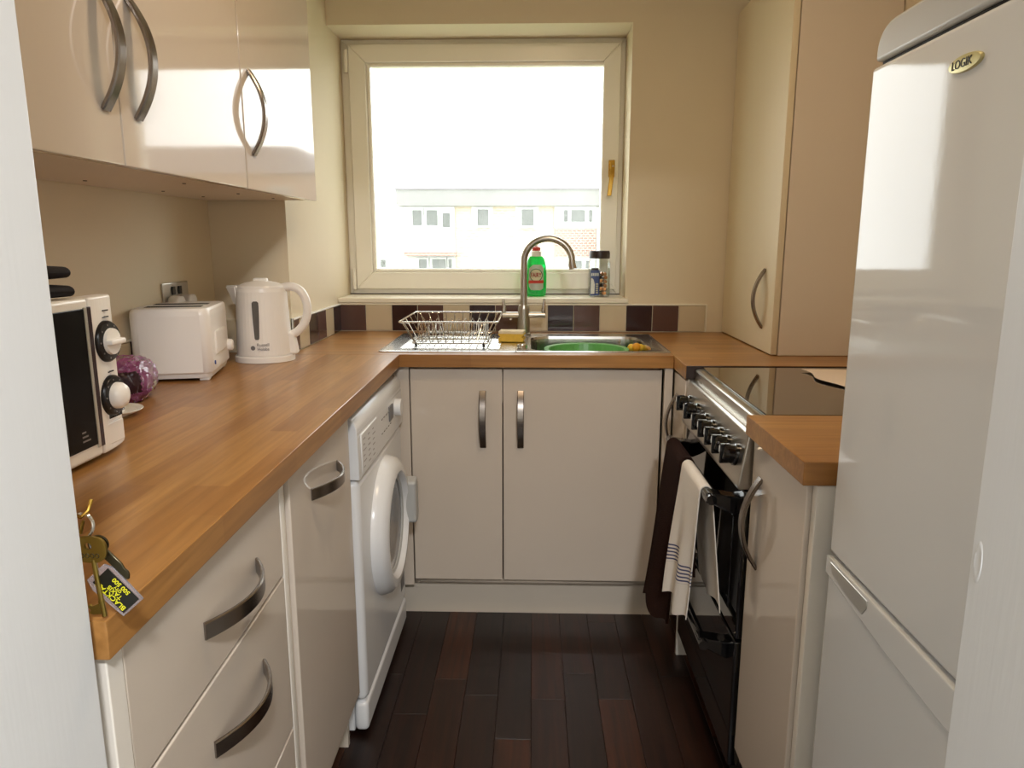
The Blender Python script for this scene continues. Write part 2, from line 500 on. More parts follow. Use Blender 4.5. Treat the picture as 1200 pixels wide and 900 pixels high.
def bow_pts(p0, p1, out, depth, n=16, flat=0.0):
    p0 = Vector(p0); p1 = Vector(p1); o = Vector(out)
    pts = []
    for i in range(n+1):
        t = i/n
        pts.append(p0.lerp(p1, t) + o * (depth * (1 - (2*t-1)**2)) )
    return pts

def bow_handle(parent, p0, p1, out, side, depth=0.033, width=0.02, thick=0.007):
    bm = BM()
    ribbon(bm, bow_pts(p0, p1, out, depth), side, width, thick)
    h = add('handle', bm, M['handle'], parent)
    h['label'] = 'curved brushed metal bow handle'
    return h

# ================================================================== THE ROOM
LW, RW, BW = -1.01, 1.045, 2.86     # left, right, back wall faces
CX, CY = -0.768, 2.29               # boxed-in column: side face and front face
CEIL = 2.42

# floor with separate planks
fl = BM(); box(fl, -1.3, 1.3, -2.1, 3.15, -0.06, -0.006)
floor = struct('floor', fl, M['subfloor'], 'dark walnut laminate floor between the kitchen units', 'floor')
pw = 0.094
plank_cache = {}
x = -0.94; col_i = 0
while x < 0.94:
    y = -0.25 - random.random() * 0.5
    while y < 2.8:
        ln = random.choice((0.42, 0.56, 0.7, 0.84))
        if abs(x + pw/2) < 0.56 or y < 0.4:
            if abs(x + pw/2) < 0.56 and y < 2.45:
                if ln not in plank_cache:
                    b = BM(); box(b, 0.0004, pw-0.0004, 0.0004, ln-0.0004, -0.008, 0.0, 0.0006, 1)
                    po_ = add('plank', b, M['plank'], floor, local=True, smooth=False)
                    plank_cache[ln] = po_.data
                else:
                    po_ = bpy.data.objects.new('plank', plank_cache[ln]); COL.objects.link(po_); po_.parent = floor
                po_.location = (x, y, 0)
        y += ln
    x += pw; col_i += 1

c = BM(); box(c, -1.3, 1.3, -2.1, 3.15, CEIL, CEIL+0.08)
struct('ceiling', c, M['ceil'], 'plain white ceiling above the kitchen and hallway', 'ceiling')

# back wall with the window opening
WX0, WX1, WZ0, WZ1 = CX, 0.357, 1.033, 2.039
b = BM()
box(b, -1.2, 1.25, BW, 3.15, -0.05, WZ0)
box(b, -1.2, 1.25, BW, 3.15, WZ1, CEIL)
box(b, WX1, 1.25, BW, 3.15, WZ0, WZ1)
wall_back = struct('wall_back', b, M['wall'], 'cream painted wall around the window', 'wall')
b = BM(); box(b, LW-0.15, LW, 0.47, 3.15, -0.05, CEIL)
wall_left = struct('wall_left', b, M['wall'], 'cream painted wall behind the toaster and microwave', 'wall')
b = BM(); box(b, LW, CX, CY, 3.15, -0.05, CEIL)
wall_col = struct('wall_left_boxing', b, M['wall'], 'cream boxed-in wall projection left of the window', 'wall')
b = BM(); box(b, RW, RW+0.15, 0.47, 3.15, -0.05, CEIL)
struct('wall_right', b, M['wall'], 'cream painted wall behind the fridge and cooker', 'wall')
# front wall with doorway
DL, DR = -0.401, 0.377
b = BM()
box(b, LW-0.15, DL-0.03, 0.47, 0.597, -0.05, CEIL)
box(b, DR+0.03, RW+0.15, 0.47, 0.597, -0.05, CEIL)
box(b, DL-0.03, DR+0.03, 0.47, 0.597, 2.05, CEIL)
struct('wall_front', b, M['wall'], 'wall with the kitchen doorway the photo is taken through', 'wall')
b = BM(); box(b, DL-0.03, DL, 0.44, 0.597, 0, 2.05, 0.002)
box(b, DL-0.11, DL-0.03, 0.44, 0.47, 0, 2.08, 0.004)
t1 = struct('trim_1', b, M['trim'], 'white painted door lining at the left edge of the photo', 'door frame', True)
b = BM(); box(b, DR, DR+0.03, 0.44, 0.597, 0, 2.05, 0.002)
box(b, DR+0.03, DR+0.11, 0.44, 0.47, 0, 2.08, 0.004)
t2 = struct('trim_2', b, M['trim'], 'white painted door lining at the right edge of the photo', 'door frame', True)
b = BM()
loft(b, [[(DR - h, 0.586 + 0.0055*s*math.cos(a), 0.992 + 0.019*s*math.sin(a))
          for a in [2*math.pi*k/20 for k in range(20)]] for s, h in ((1.0, 0.0), (0.85, 0.0006), (0.6, 0.0003), (0.05, 0.0002))], cap1=True)
add('latch_dent', b, M['trim'], t2)
b = BM(); box(b, DL-0.03, DR+0.03, 0.44, 0.597, 2.05, 2.08, 0.002)
struct('trim_3', b, M['trim'], 'white painted head of the door lining', 'door frame', True)

# hallway behind the camera
b = BM(); box(b, -1.3, -1.16, -2.1, 0.47, -0.05, CEIL)
struct('wall_hall_left', b, M['hall'], 'plain white hallway wall to the left behind the camera', 'wall')
b = BM(); box(b, 1.195, 1.3, -2.1, 0.47, -0.05, CEIL)
struct('wall_hall_right', b, M['hall'], 'plain white hallway wall to the right behind the camera', 'wall')
b = BM(); box(b, -1.3, 1.3, -2.2, -2.1, -0.05, CEIL)
struct('wall_hall_back', b, M['hall'], 'plain white hallway end wall behind the camera', 'wall')

# ---------------- window
FY = 3.05
def frame_ring(bm, x0, x1, z0, z1, w, y0, y1, bev=0.003):
    """mitred rectangular frame made of four bars"""
    for poly in ([(x0, z0), (x1, z0), (x1-w, z0+w), (x0+w, z0+w)], [(x0, z1), (x0+w, z1-w), (x1-w, z1-w), (x1, z1)],
                 [(x0, z0), (x0+w, z0+w), (x0+w, z1-w), (x0, z1)], [(x1, z0), (x1, z1), (x1-w, z1-w), (x1-w, z0+w)]):
        prism(bm, poly, y0, y1, 'y', bev, 1)
b = BM(); frame_ring(b, WX0, WX1, WZ0, WZ1, 0.036, FY+0.008, 3.13)
win = struct('window_1', b, M['upvc'], 'white plastic framed kitchen window above the sink', 'window', True)
b = BM(); frame_ring(b, -0.736, 0.338, 1.064, 2.018, 0.068, FY-0.012, FY+0.05)
sash = add('sash', b, M['upvc'], win)
b = BM(); frame_ring(b, -0.6685, 0.2925, 1.1305, 1.9505, 0.016, FY-0.004, FY+0.03, 0.004)
add('glazing_bead', b, M['upvc'], sash)
b = BM(); box(b, -0.66, 0.285, FY+0.028, FY+0.034, 1.139, 1.942)
add('pane', b, M['pane'], win, smooth=False)
for z in (1.955, 1.105):
    b = BM(); tube(b, [(-0.745, FY-0.012, z-0.042), (-0.745, FY-0.012, z+0.042)], 0.0085, 10)
    tube(b, [(-0.745, FY-0.012, z-0.014), (-0.745, FY-0.012, z+0.014)], 0.0095, 10)
    box(b, -0.752, -0.738, FY-0.012, FY+0.006, z-0.04, z+0.04)
    add('hinge', b, M['upvc'], win)
b = BM(); box(b, 0.297, 0.322, FY-0.022, FY-0.012, 1.51, 1.577, 0.003)
hp = add('window_handle', b, M['brass'], sash); hp['label'] = 'polished brass window handle'
b = BM()
tube(b, [(0.31, FY-0.015, 1.552), (0.31, FY-0.04, 1.552)], 0.0105, 14)
ribbon(b, [(0.3105, FY-0.042, 1.565), (0.3095, FY-0.047, 1.54), (0.305, FY-0.05, 1.49), (0.299, FY-0.052, 1.437)], (1, 0, 0), [0.018, 0.019, 0.017, 0.017], 0.009)
add('window_handle_lever', b, M['brass'], win)
b = BM(); tube(b, [(0.312, FY-0.046, 1.549), (0.312, FY-0.05, 1.549)], 0.005, 12)
add('handle_lock', b, M['chrome'], win)
b = BM(); box(b, WX0, WX1+0.012, BW-0.012, FY+0.008, 1.021, 1.041, 0.004)
add('window_sill', b, M['sill'], win)
b = BM(); box(b, WX0, WX1, FY, FY+0.012, 1.0405, 1.0445)
add('sealant_line', b, M['lid'], win)

# ---------------- splashback tiles
TS, TP = 0.0998, 0.10264
Tm = [M['tile_mid'], M['tile_beige'], M['tile_dark']]
tmesh = {}
def tile_at(parent, mi, loc, rz):
    if mi not in tmesh:
        b = BM(); box(b, 0, TS, -0.008, 0, 0, TS, 0.0016, 2)
        o = add('tile', b, Tm[mi], parent, local=True); tmesh[mi] = o.data
    else:
        o = bpy.data.objects.new('tile', tmesh[mi]); COL.objects.link(o); o.parent = parent
    o.location = loc; o.rotation_euler = (0, 0, rz)
    return o
for i in range(14):
    tile_at(wall_back, i % 3, (-0.7605 + i*TP*0.995, BW-0.001, 0.9125), 0)
b = BM(); box(b, CX+0.0005, 0.671, BW-0.005, BW+0.001, 0.908, 1.0155)
add('grout', b, M['grout'], wall_back, smooth=False)
b = BM(); box(b, CX+0.001, 0.675, BW-0.009, BW, 1.0135, 1.0195, 0.002); box(b, 0.671, 0.6755, BW-0.009, BW, 0.9105, 1.0185, 0.002)
add('tile_trim', b, M['sill'], wall_back)
# side of the boxing
seq = [2, 1, 0, 2, 1]
for k, mi in enumerate(seq):
    tile_at(wall_col, mi, (CX+0.001, BW-0.0095-(k+1)*TP+0.0028, 0.9125), R(90))
b = BM(); box(b, CX-0.001, CX+0.005, CY, BW-0.005, 0.908, 1.0155)
add('grout', b, M['grout'], wall_col, smooth=False)
b = BM(); box(b, CX+0.0008, CX+0.009, CY+0.0447, CY+0.002, 0.9125, 1.0123, 0.0015)
add('cut_tile', b, M['tile_mid'], wall_col)
b = BM(); box(b, CX, CX+0.012, CY-0.008, BW-0.006, 1.0135, 1.0185, 0.0015)
add('tile_trim', b, M['white'], wall_col)
b = BM(); tube(b, [(CX+0.004, CY-0.004, 0.9105), (CX+0.004, CY-0.004, 1.018)], 0.0065, 10)
add('corner_trim', b, M['chrome'], wall_col)
for k in range(2):
    tile_at(wall_col, [2, 1][k], (CX-0.006-(k+1)*TP, CY-0.001+0.001, 0.9125), 0)
b = BM(); box(b, LW, CX, CY-0.005, CY+0.001, 0.908, 1.0155)
add('grout', b, M['grout'], wall_col, smooth=False)
for k in range(16):
    tile_at(wall_left, [0, 2, 1][k % 3], (LW+0.001, CY-0.0095-(k+1)*TP+0.0028, 0.9125), R(90))
b = BM(); box(b, LW-0.001, LW+0.005, 0.60, CY-0.006, 0.908, 1.0155)
add('grout', b, M['grout'], wall_left, smooth=False)
b = BM(); box(b, LW, LW+0.0095, 0.60, CY-0.006, 1.0135, 1.0185, 0.0015)
add('tile_trim', b, M['sill'], wall_left)

# ---------------- lamps
def ceiling_lamp(loc, label, power, color, m, size):
    t = thing('ceiling_light', label, 'light', loc)
    x, y, z = loc
    b = BM(); lathe(b, [(0.15, 0.0), (0.155, -0.012), (0.15, -0.03)], (x, y, z), 40); add('base', b, M['white'], t)
    b = BM(); lathe(b, [(0.143, -0.03), (0.14, -0.05), (0.11, -0.075), (0.06, -0.088), (0.0, -0.092)], (x, y, z), 40)
    add('diffuser', b, m, t)
    ld = bpy.data.lights.new('lamp', 'AREA'); ld.shape = 'DISK'; ld.size = 0.26
    ld.energy = power; ld.color = color
    lo = bpy.data.objects.new('lamp', ld); COL.objects.link(lo); lo.parent = t; lo.location = (0, 0, -0.1)
    return t
ceiling_lamp((0.05, 1.45, CEIL), 'round ceiling lamp over the kitchen floor', KITCHEN_LAMP, (1.0, 0.74, 0.48), M['lamp_glass'], 0.26)
ceiling_lamp((0.28, -0.75, CEIL), 'added round fill lamp in the unseen hallway', HALL_FILL, (0.97, 0.98, 1.0), M['fill_lamp_glass'], 0.26)  # unseen lamp, added to light the kitchen from the camera side
#@@STRUCT_END

# ================================================================== WORKTOPS
WT, WB = 0.91, 0.87
wt = thing('kitchen_worktop', 'long oiled wooden worktop running round under the window and along the left', 'worktop', (-0.7, 1.5, WB))
b = BM(); prism(b, [(LW+0.005, 0.612), (-0.397, 0.612), (-0.4195, 2.245), (CX+0.006, 2.245), (CX+0.006, CY-0.006), (LW+0.005, CY-0.006)], WB, WT, 'z', 0.0016, 2)
add('left_run', b, M['woodY'], wt)
SX0, SX1, SY0, SY1 = -0.497, 0.438, 2.296, 2.762    # sink outline
b = BM()
hx0, hx1, hy0, hy1 = SX0+0.015, SX1-0.015, SY0+0.015, SY1-0.015
prism(b, [(CX+0.009, 2.245), (0.437, 2.245), (0.437, hy0), (CX+0.009, hy0)], WB, WT, 'z', 0.0012, 1)
box(b, CX+0.009, 0.437, hy1, BW-0.009, WB, WT); box(b, CX+0.009, hx0, hy0, hy1, WB, WT); box(b, hx1, 0.437, hy0, hy1, WB, WT)
add('back_run', b, M['woodX'], wt)
b = BM(); prism(b, [(0.437, 2.066), (RW-0.004, 2.066), (RW-0.004, BW-0.004), (0.676, BW-0.004), (0.676, BW-0.009), (0.437, BW-0.009)], WB, WT, 'z', 0.0016, 2)
add('right_return', b, M['woodX'], wt)
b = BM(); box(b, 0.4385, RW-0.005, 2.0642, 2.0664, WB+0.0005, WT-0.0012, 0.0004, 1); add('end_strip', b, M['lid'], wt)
ws = thing('kitchen_worktop', 'short oiled wooden worktop between the cooker and the fridge', 'worktop', (0.74, 1.3, WB))
b = BM(); box(b, 0.437, RW-0.004, 1.137, 1.462, WB, WT, 0.0016, 2)
add('board', b, M['woodX'], ws)

# ================================================================== BASE UNITS
FX = -0.43          # face of the left-hand doors
def left_handle(parent, y0, y1, z, depth=0.034, w=0.024):
    return bow_handle(parent, (FX+0.001, y0, z), (FX+0.001, y1, z), (1, 0, 0), (0, 0, 1), depth, w, 0.006)

du = thing('drawer_unit', 'cream gloss drawer unit at the near end of the left worktop', 'drawer unit', (-0.72, 0.9, 0))
b = BM(); box(b, LW+0.05, FX-0.022, 0.63, 1.140, 0.14, 0.868); add('carcass', b, M['carc'], du)
b = BM(); box(b, LW+0.05, FX+0.002, 0.612, 0.640, 0.0, 0.869, 0.0015); add('end_panel', b, M['panel'], du)
for (z0, z1, hz) in ((0.697, 0.862, 0.772), (0.405, 0.692, 0.602), (0.145, 0.400, 0.31)):
    b = BM(); box(b, FX-0.02, FX, 0.644, 1.143, z0, z1, 0.0022, 2); d = add('drawer', b, M['cab'], du)
    left_handle(d, 0.825, 1.02, hz)
b = BM(); box(b, -0.50, -0.485, 0.642, 1.14, 0.0, 0.14); add('plinth', b, M['plinth'], du)
du.rotation_euler = (0, 0, R(1.8)); du.location.x += 0.012

fp = thing('filler_panel', 'narrow white filler panel beside the drawers', 'panel', (-0.72, 1.18, 0))
b = BM(); box(b, -0.99, FX+0.004, 1.156, 1.176, 0.0, 0.868, 0.002); add('board', b, M['panel'], fp)
b = BM(); box(b, -0.99, FX-0.008, 1.178, 1.212, 0.14, 0.868, 0.002); add('infill', b, M['carc'], fp)

bu = thing('base_cabinet', 'cream gloss base unit with one full-height door left of the washing machine', 'cabinet', (-0.72, 1.43, 0))
b = BM(); box(b, LW+0.03, FX-0.022, 1.217, 1.634, 0.14, 0.868); add('carcass', b, M['carc'], bu)
b = BM(); box(b, FX-0.02, FX, 1.216, 1.634, 0.145, 0.862, 0.0022, 2); d = add('door', b, M['cab'], bu)
left_handle(d, 1.335, 1.525, 0.775)
b = BM(); box(b, -0.50, -0.485, 1.216, 1.634, 0.0, 0.14); box(b, -0.9, -0.462, 1.620, 1.636, 0.0, 0.14); add('plinth', b, M['plinth'], bu)

# back unit under the sink
FYB = 2.27
sb = thing('sink_cabinet', 'cream gloss two-door base unit under the sink', 'cabinet', (0, 2.5, 0))
b = BM()
box(b, -0.397, -0.38, FYB+0.022, 2.84, 0.12, 0.868); box(b, 0.395, 0.41, FYB+0.022, 2.84, 0.12, 0.868); box(b, -0.38, 0.395, 2.82, 2.84, 0.12, 0.868); box(b, -0.38, 0.395, FYB+0.022, 2.82, 0.12, 0.136)
box(b, -0.38, 0.395, FYB+0.022, FYB+0.04, 0.75, 0.868)
add('carcass', b, M['carc'], sb)
for (x0, x1, hx) in ((-0.392, -0.098, -0.16), (-0.0945, 0.407, -0.039)):
    b = BM(); box(b, x0, x1, FYB, FYB+0.02, 0.143, 0.862, 0.0022, 2); d = add('door', b, M['cab'], sb)
    bow_handle(d, (hx, FYB-0.001, 0.605), (hx, FYB-0.001, 0.79), (0, -1, 0), (1, 0, 0), 0.033, 0.0215, 0.007)
b = BM(); box(b, -0.47, 0.50, 2.315, 2.33, 0.0, 0.135); add('plinth', b, M['plinth'], sb)
b = BM(); box(b, -0.47, -0.396, FYB+0.002, FYB+0.02, 0.12, 0.868, 0.001); add('corner_post', b, M['cab'], sb)

# narrow return unit between sink cabinet and cooker
nu = thing('base_cabinet', 'narrow cream corner unit between the sink cabinet and the cooker', 'cabinet', (0.6, 2.17, 0))
b = BM(); box(b, 0.412, 0.437, 2.25, 2.2695, 0.12, 0.868, 0.001); add('corner_post', b, M['cab'], nu)
b = BM(); box(b, 0.462, 1.03, 2.082, 2.245, 0.12, 0.868); add('carcass', b, M['carc'], nu)
b = BM(); box(b, 0.441, 0.46, 2.082, 2.246, 0.14, 0.862, 0.002); d = add('door', b, M['cab'], nu)
bow_handle(d, (0.442, 2.19, 0.62), (0.442, 2.19, 0.80), (-1, 0, 0), (0, 1, 0), 0.032, 0.021, 0.007)
b = BM(); box(b, 0.447, 1.0, 2.0665, 2.0805, 0.0, 0.868, 0.001); add('end_panel', b, M['panel'], nu)

# right base unit
ru = thing('base_cabinet', 'cream gloss base unit between the cooker and the fridge', 'cabinet', (0.74, 1.3, 0))
b = BM(); box(b, 0.478, 1.03, 1.16, 1.458, 0.14, 0.868); add('carcass', b, M['carc'], ru)
b = BM(); box(b, 0.455, 0.475, 1.165, 1.457, 0.145, 0.862, 0.0022, 2); d = add('door', b, M['cab'], ru)
bow_handle(d, (0.456, 1.40, 0.605), (0.456, 1.40, 0.795), (-1, 0, 0), (0, 1, 0), 0.034, 0.022, 0.008)
b = BM(); box(b, 0.463, 1.03, 1.143, 1.161, 0.0, 0.868, 0.0015); add('end_panel', b, M['panel'], ru)
b = BM(); box(b, 0.50, 0.515, 1.162, 1.457, 0, 0.14); add('plinth', b, M['plinth'], ru)

# ================================================================== WALL UNITS
UX = -0.667; UZ = 1.379; UT = 2.11
def wall_unit(y0, y1, doors, label):
    t = thing('wall_cabinet', label, 'cabinet', ((UX+LW)/2, (y0+y1)/2, UZ))
    b = BM(); box(b, LW+0.002, UX-0.022, y0, y1, UZ+0.003, UT, 0.001); add('carcass', b, M['carc'], t)
    for (a, c_) in ((y0+0.12, -0.93), (y0+0.22, -0.78), (y1-0.2, -0.93), (y1-0.12, -0.76)):
        b = BM(); lathe(b, [(0.004, 0.0), (0.004, -0.0015), (0.0, -0.0018)], (c_, a, UZ+0.003), 10)
        add('screw_cap', b, M['lid'], t)
    for (a, c_, hy) in doors:
        b = BM(); box(b, UX-0.02, UX, a, c_, UZ, UT, 0.0022, 2); d = add('door', b, M['cab'], t)
        bow_handle(d, (UX+0.001, hy, 1.459), (UX+0.001, hy, 1.648), (1, 0, 0), (0, 1, 0), 0.034, 0.022, 0.008)
    return t
wall_unit(0.70, 1.734, [(0.702, 1.2155, 1.172), (1.2185, 1.733, 1.268)], 'cream gloss double wall cabinet above the microwave')
wall_unit(1.738, 2.284, [(1.738, 2.283, 1.782)], 'cream gloss single wall cabinet nearest the window')

tc_ = thing('tall_cabinet', 'cream tall cabinet standing on the worktop right of the window', 'cabinet', (0.89, 2.55, WT))
b = BM(); box(b, 0.757, RW-0.003, 2.253, BW-0.003, WT+0.001, 2.065, 0.001); add('carcass', b, M['carc'], tc_)
b = BM(); box(b, 0.735, 0.7545, 2.255, BW-0.006, WT+0.003, 2.065, 0.0022, 2); d = add('door', b, M['satin'], tc_)
bow_handle(d, (0.736, 2.36, 0.985), (0.736, 2.36, 1.172), (-1, 0, 0), (0, 1, 0), 0.034, 0.022, 0.008)

# ================================================================== WASHING MACHINE
wm = thing('washing_machine', 'white front-loading washing machine under the left worktop', 'washing machine', (-0.7, 1.957, 0))
Y0, Y1 = 1.662, 2.242
WMX = -0.415
b = BM(); box(b, -0.985, -0.455, Y0+0.004, Y1-0.004, 0.012, 0.84, 0.004); add('body', b, M['white_app'], wm)
b = BM()
box(b, -0.455, WMX-0.004, Y0, Y1, 0.10, 0.69, 0.018, 4); add('front_panel', b, M['white_app'], wm)
b = BM()
prof = [(-0.468, 0.693), (WMX, 0.693), (WMX-0.002, 0.80)]
for k in range(9):
    a = R(k*90/8)
    prof.append((-0.447 + 0.030*math.cos(a), 0.812 + 0.036*math.sin(a)))
prof += [(-0.468, 0.848)]
prism(b, prof, Y0, Y1, 'y', 0.003, 2)
fa = add('control_fascia', b, M['white_app'], wm)
b = BM(); box(b, WMX-0.006, WMX+0.0015, Y0+0.03, Y0+0.21, 0.70, 0.80, 0.003); dr_ = add('detergent_drawer', b, M['white_app'], wm)
b = BM(); tube(b, [(WMX-0.004, Y1-0.10, 0.765), (WMX+0.018, Y1-0.10, 0.765)], 0.026, 24); add('dial', b, M['white_app'], wm)
b = BM(); box(b, WMX-0.003, WMX+0.002, Y1-0.205, Y1-0.15, 0.745, 0.788, 0.001); add('display', b, M['mid_grey'], wm)
b = BM()
for r_ in range(6):
    for c_ in range(3):
        w_ = 0.012 + 0.018*random.random()
        y_ = Y0 + 0.045 + c_*0.052
        box(b, WMX+0.0014, WMX+0.0020, y_, y_+w_, 0.712 + r_*0.014, 0.7145 + r_*0.014)
for c_ in range(5):
    y_ = Y0 + 0.27 + c_*0.03
    box(b, WMX-0.0005, WMX+0.0006, y_, y_+0.016, 0.775, 0.778)
    box(b, WMX-0.0005, WMX+0.0006, y_, y_+0.01, 0.735, 0.7375)
add('panel_print', b, M['grey_ink'], wm, smooth=False)['kind'] = 'stuff'
DC = (1.957, 0.465)
b = BM(); lathe(b, [(0.138, 0.010), (0.141, 0.028), (0.152, 0.040), (0.172, 0.038), (0.19, 0.024), (0.197, 0.0), (0.197, -0.01), (0.138, -0.01), (0.138, 0.010)], (WMX-0.003, DC[0], DC[1]), 56, (1, 0, 0), cap=False)
dor = add('door_ring', b, M['white_app'], wm)
b = BM(); lathe(b, [(0.1385, 0.018), (0.130, 0.020), (0.11, 0.012), (0.07, 0.004), (0.0, 0.0)], (WMX-0.003, DC[0], DC[1]), 48, (1, 0, 0), cap=False)
add('door_glass', b, M['drum'], wm)
b = BM(); lathe(b, [(0.131, 0.0225), (0.138, 0.026), (0.1385, 0.018), (0.131, 0.0165), (0.131, 0.0225)], (WMX-0.003, DC[0], DC[1]), 48, (1, 0, 0), cap=False)
add('door_seal', b, M['grey_plastic'], wm)
b = BM(); prism(b, [(DC[0]+0.145, 0.41), (DC[0]+0.185, 0.40), (DC[0]+0.2, 0.43), (DC[0]+0.2, 0.52), (DC[0]+0.185, 0.55), (DC[0]+0.145, 0.54)], WMX+0.02, WMX+0.06, 'x', 0.008, 3)
add('door_handle', b, M['grey_plastic'], wm)
b = BM(); box(b, -0.455, WMX-0.004, Y0+0.001, Y1-0.001, 0.014, 0.097, 0.012, 3); add('kick_panel', b, M['white_app'], wm)
b = BM(); box(b, WMX-0.005, WMX-0.003, Y1-0.09, Y1-0.035, 0.155, 0.24); add('rating_label', b, M['mid_grey'], wm)
for y_ in (Y0+0.05, Y1-0.05):
    for x_ in (-0.46, -0.93):
        b = BM(); lathe(b, [(0.02, 0.0), (0.02, 0.016)], (x_, y_, 0.0), 14); add('foot', b, M['rubber'], wm)

# ================================================================== COOKER
ck = thing('cooker', 'freestanding steel and black electric cooker on the right', 'cooker', (0.74, 1.765, 0))
KY0, KY1 = 1.470, 2.060
b = BM(); box(b, 0.475, 1.03, KY0, KY1, 0.02, 0.885, 0.003); add('body', b, M['black_plastic'], ck)
b = BM(); prism(b, [(0.462, 0.868), (1.035, 0.868), (1.035, 0.902), (0.474, 0.902), (0.462, 0.898)], KY0, KY1, 'y', 0.003, 2)
add('hob_frame', b, M['steel'], ck)
b = BM(); box(b, 0.482, 1.03, KY0+0.008, KY1-0.008, 0.9025, 0.907, 0.0015); add('hob_glass', b, M['black_glass'], ck)
b = BM(); prism(b, [(0.475, 0.745), (0.432, 0.745), (0.430, 0.755), (0.446, 0.866), (0.452, 0.872), (0.475, 0.872)], KY0, KY1, 'y', 0.004, 3)
cp_ = add('control_panel', b, M['steel'], ck)
ax_n = Vector((-0.99, 0, 0.14)).normalized()
for y_, z_ in ((2.005, 0.812), (1.905, 0.812), (1.805, 0.808), (1.735, 0.808), (1.665, 0.808), (1.595, 0.808), (1.522, 0.808)):
    b = BM()
    p = Vector((0.438, y_, z_))
    lathe(b, [(0.024, 0.0), (0.024, 0.006), (0.021, 0.008), (0.019, 0.028), (0.016, 0.031), (0.0, 0.032)], p, 24, ax_n)
    box(b, 0.402, 0.425, y_-0.0045, y_+0.0045, z_-0.019, z_+0.024, 0.002)
    k_ = add('knob', b, M['black_gloss'], ck)
    b = BM(); box(b, 0.4008, 0.4018, y_-0.001, y_+0.001, z_+0.006, z_+0.02); add('pointer', b, M['white'], k_)
b = BM(); box(b, 0.446, 0.474, KY0+0.003, KY1-0.003, 0.40, 0.742, 0.005, 2); od = add('oven_door', b, M['black_gloss'], ck)
b = BM(); box(b, 0.4445, 0.447, KY0+0.07, KY1-0.07, 0.44, 0.66, 0.001); add('door_window', b, M['dark_glass'], od)
def oven_handle(name, z, parent):
    b = BM(); tube(b, [(0.39, KY0+0.045, z), (0.39, KY1-0.045, z)], 0.0115, 14)
    h = add(name, b, M['black_gloss'], parent)
    for y_ in (KY0+0.075, KY1-0.075):
        b = BM(); prism(b, [(0.380, z+0.013), (0.41, z+0.009), (0.448, z+0.003), (0.448, z-0.04), (0.425, z-0.03), (0.395, z-0.013), (0.380, z-0.012)], y_-0.02, y_+0.02, 'y', 0.004, 2)
        add('handle_bracket', b, M['black_gloss'], h)
oven_handle('door_handle', 0.706, od)
b = BM(); box(b, 0.446, 0.474, KY0+0.003, KY1-0.003, 0.085, 0.394, 0.005, 2); ld_ = add('lower_door', b, M['black_gloss'], ck)
oven_handle('lower_door_handle', 0.36, ld_)
b = BM(); box(b, 0.49, 1.0, KY0+0.01, KY1-0.01, 0.0, 0.08); add('plinth', b, M['black_plastic'], ck)

# towels over the oven handle
def towel(name, label, y0, y1, zb, zf, m, xb, nz, wob, thick, flare, squeeze, uvn=40):
    BX, BZ = 0.39, 0.706
    rr = 0.0125 + thick
    Lb = BZ - zb; Lf = BZ - zf; La = math.pi * rr; T = Lb + La + Lf
    def f(u, v):
        s = v * T
        if s < Lb:
            x = BX + rr + (xb - BX - rr) * (1 - s/Lb); z = zb + s; dn = 1 - s/Lb; side = 1
        elif s < Lb + La:
            a = (s - Lb) / rr
            x = BX + rr*math.cos(a); z = BZ + rr*math.sin(a); dn = 0; side = 0
        else:
            q = (s - Lb - La) / Lf
            x = BX - rr; z = BZ - q*Lf; dn = q; side = -1
        y = y0 + (y1-y0)*u
        yc = (y0+y1)/2
        if side == -1:
            sq = squeeze*dn
            y = yc + (y-yc)*(1-sq) + flare[1]*dn
            x += flare[0]*dn*(0.35+0.65*u) + wob*dn*math.sin(u*nz*2*math.pi+0.6) * (0.6+0.4*math.sin(dn*3))
            z += 0.012*dn*math.sin(u*9+1) + flare[2]*dn*(u-0.5)
        elif side == 1:
            x += 0.3*wob*dn*math.sin(u*nz*2*math.pi); y += flare[3]*dn
            z += 0.01*dn*math.sin(u*7) 
        return Vector((x, y, z))
    b = BM(); sheet(b, f, 36, 90, thick)
    o = tag(add(name, b, m, ang=80), label, 'towel')
    return o
towel('bath_towel', 'dark brown terry towel hanging from the oven handle', 1.775, 1.961, 0.40, 0.268, M['brown_towel'], 0.425, 1.2, 0.013, 0.007, (-0.062, -0.012, 0.02, 0.0), 0.12)
towel('tea_towel', 'cream tea towel with thin blue stripes hanging from the oven handle', 1.569, 1.768, 0.43, 0.365, M['cream_towel'], 0.428, 1.6, 0.013, 0.0025, (-0.03, 0.02, 0.02, -0.035), 0.32)

# paper on the hob
b = BM()
def pf(u, v):
    x = 0.735 + 0.27*u + 0.012*math.sin(v*9)*(1-u); y = 1.70 + 0.30*v
    x += 0.05*(1-v)*(1-u)*0.3
    return Vector((x, y, 0.9092 + 0.003*abs(math.sin(u*3+v*4)) + 0.002*(1-u)**6*v))
sheet(b, pf, 18, 18, 0.0012)
tag(add('kitchen_paper', b, M['cloth'], ang=80), 'pinkish cream paper sheet lying flat on the black hob', 'paper')

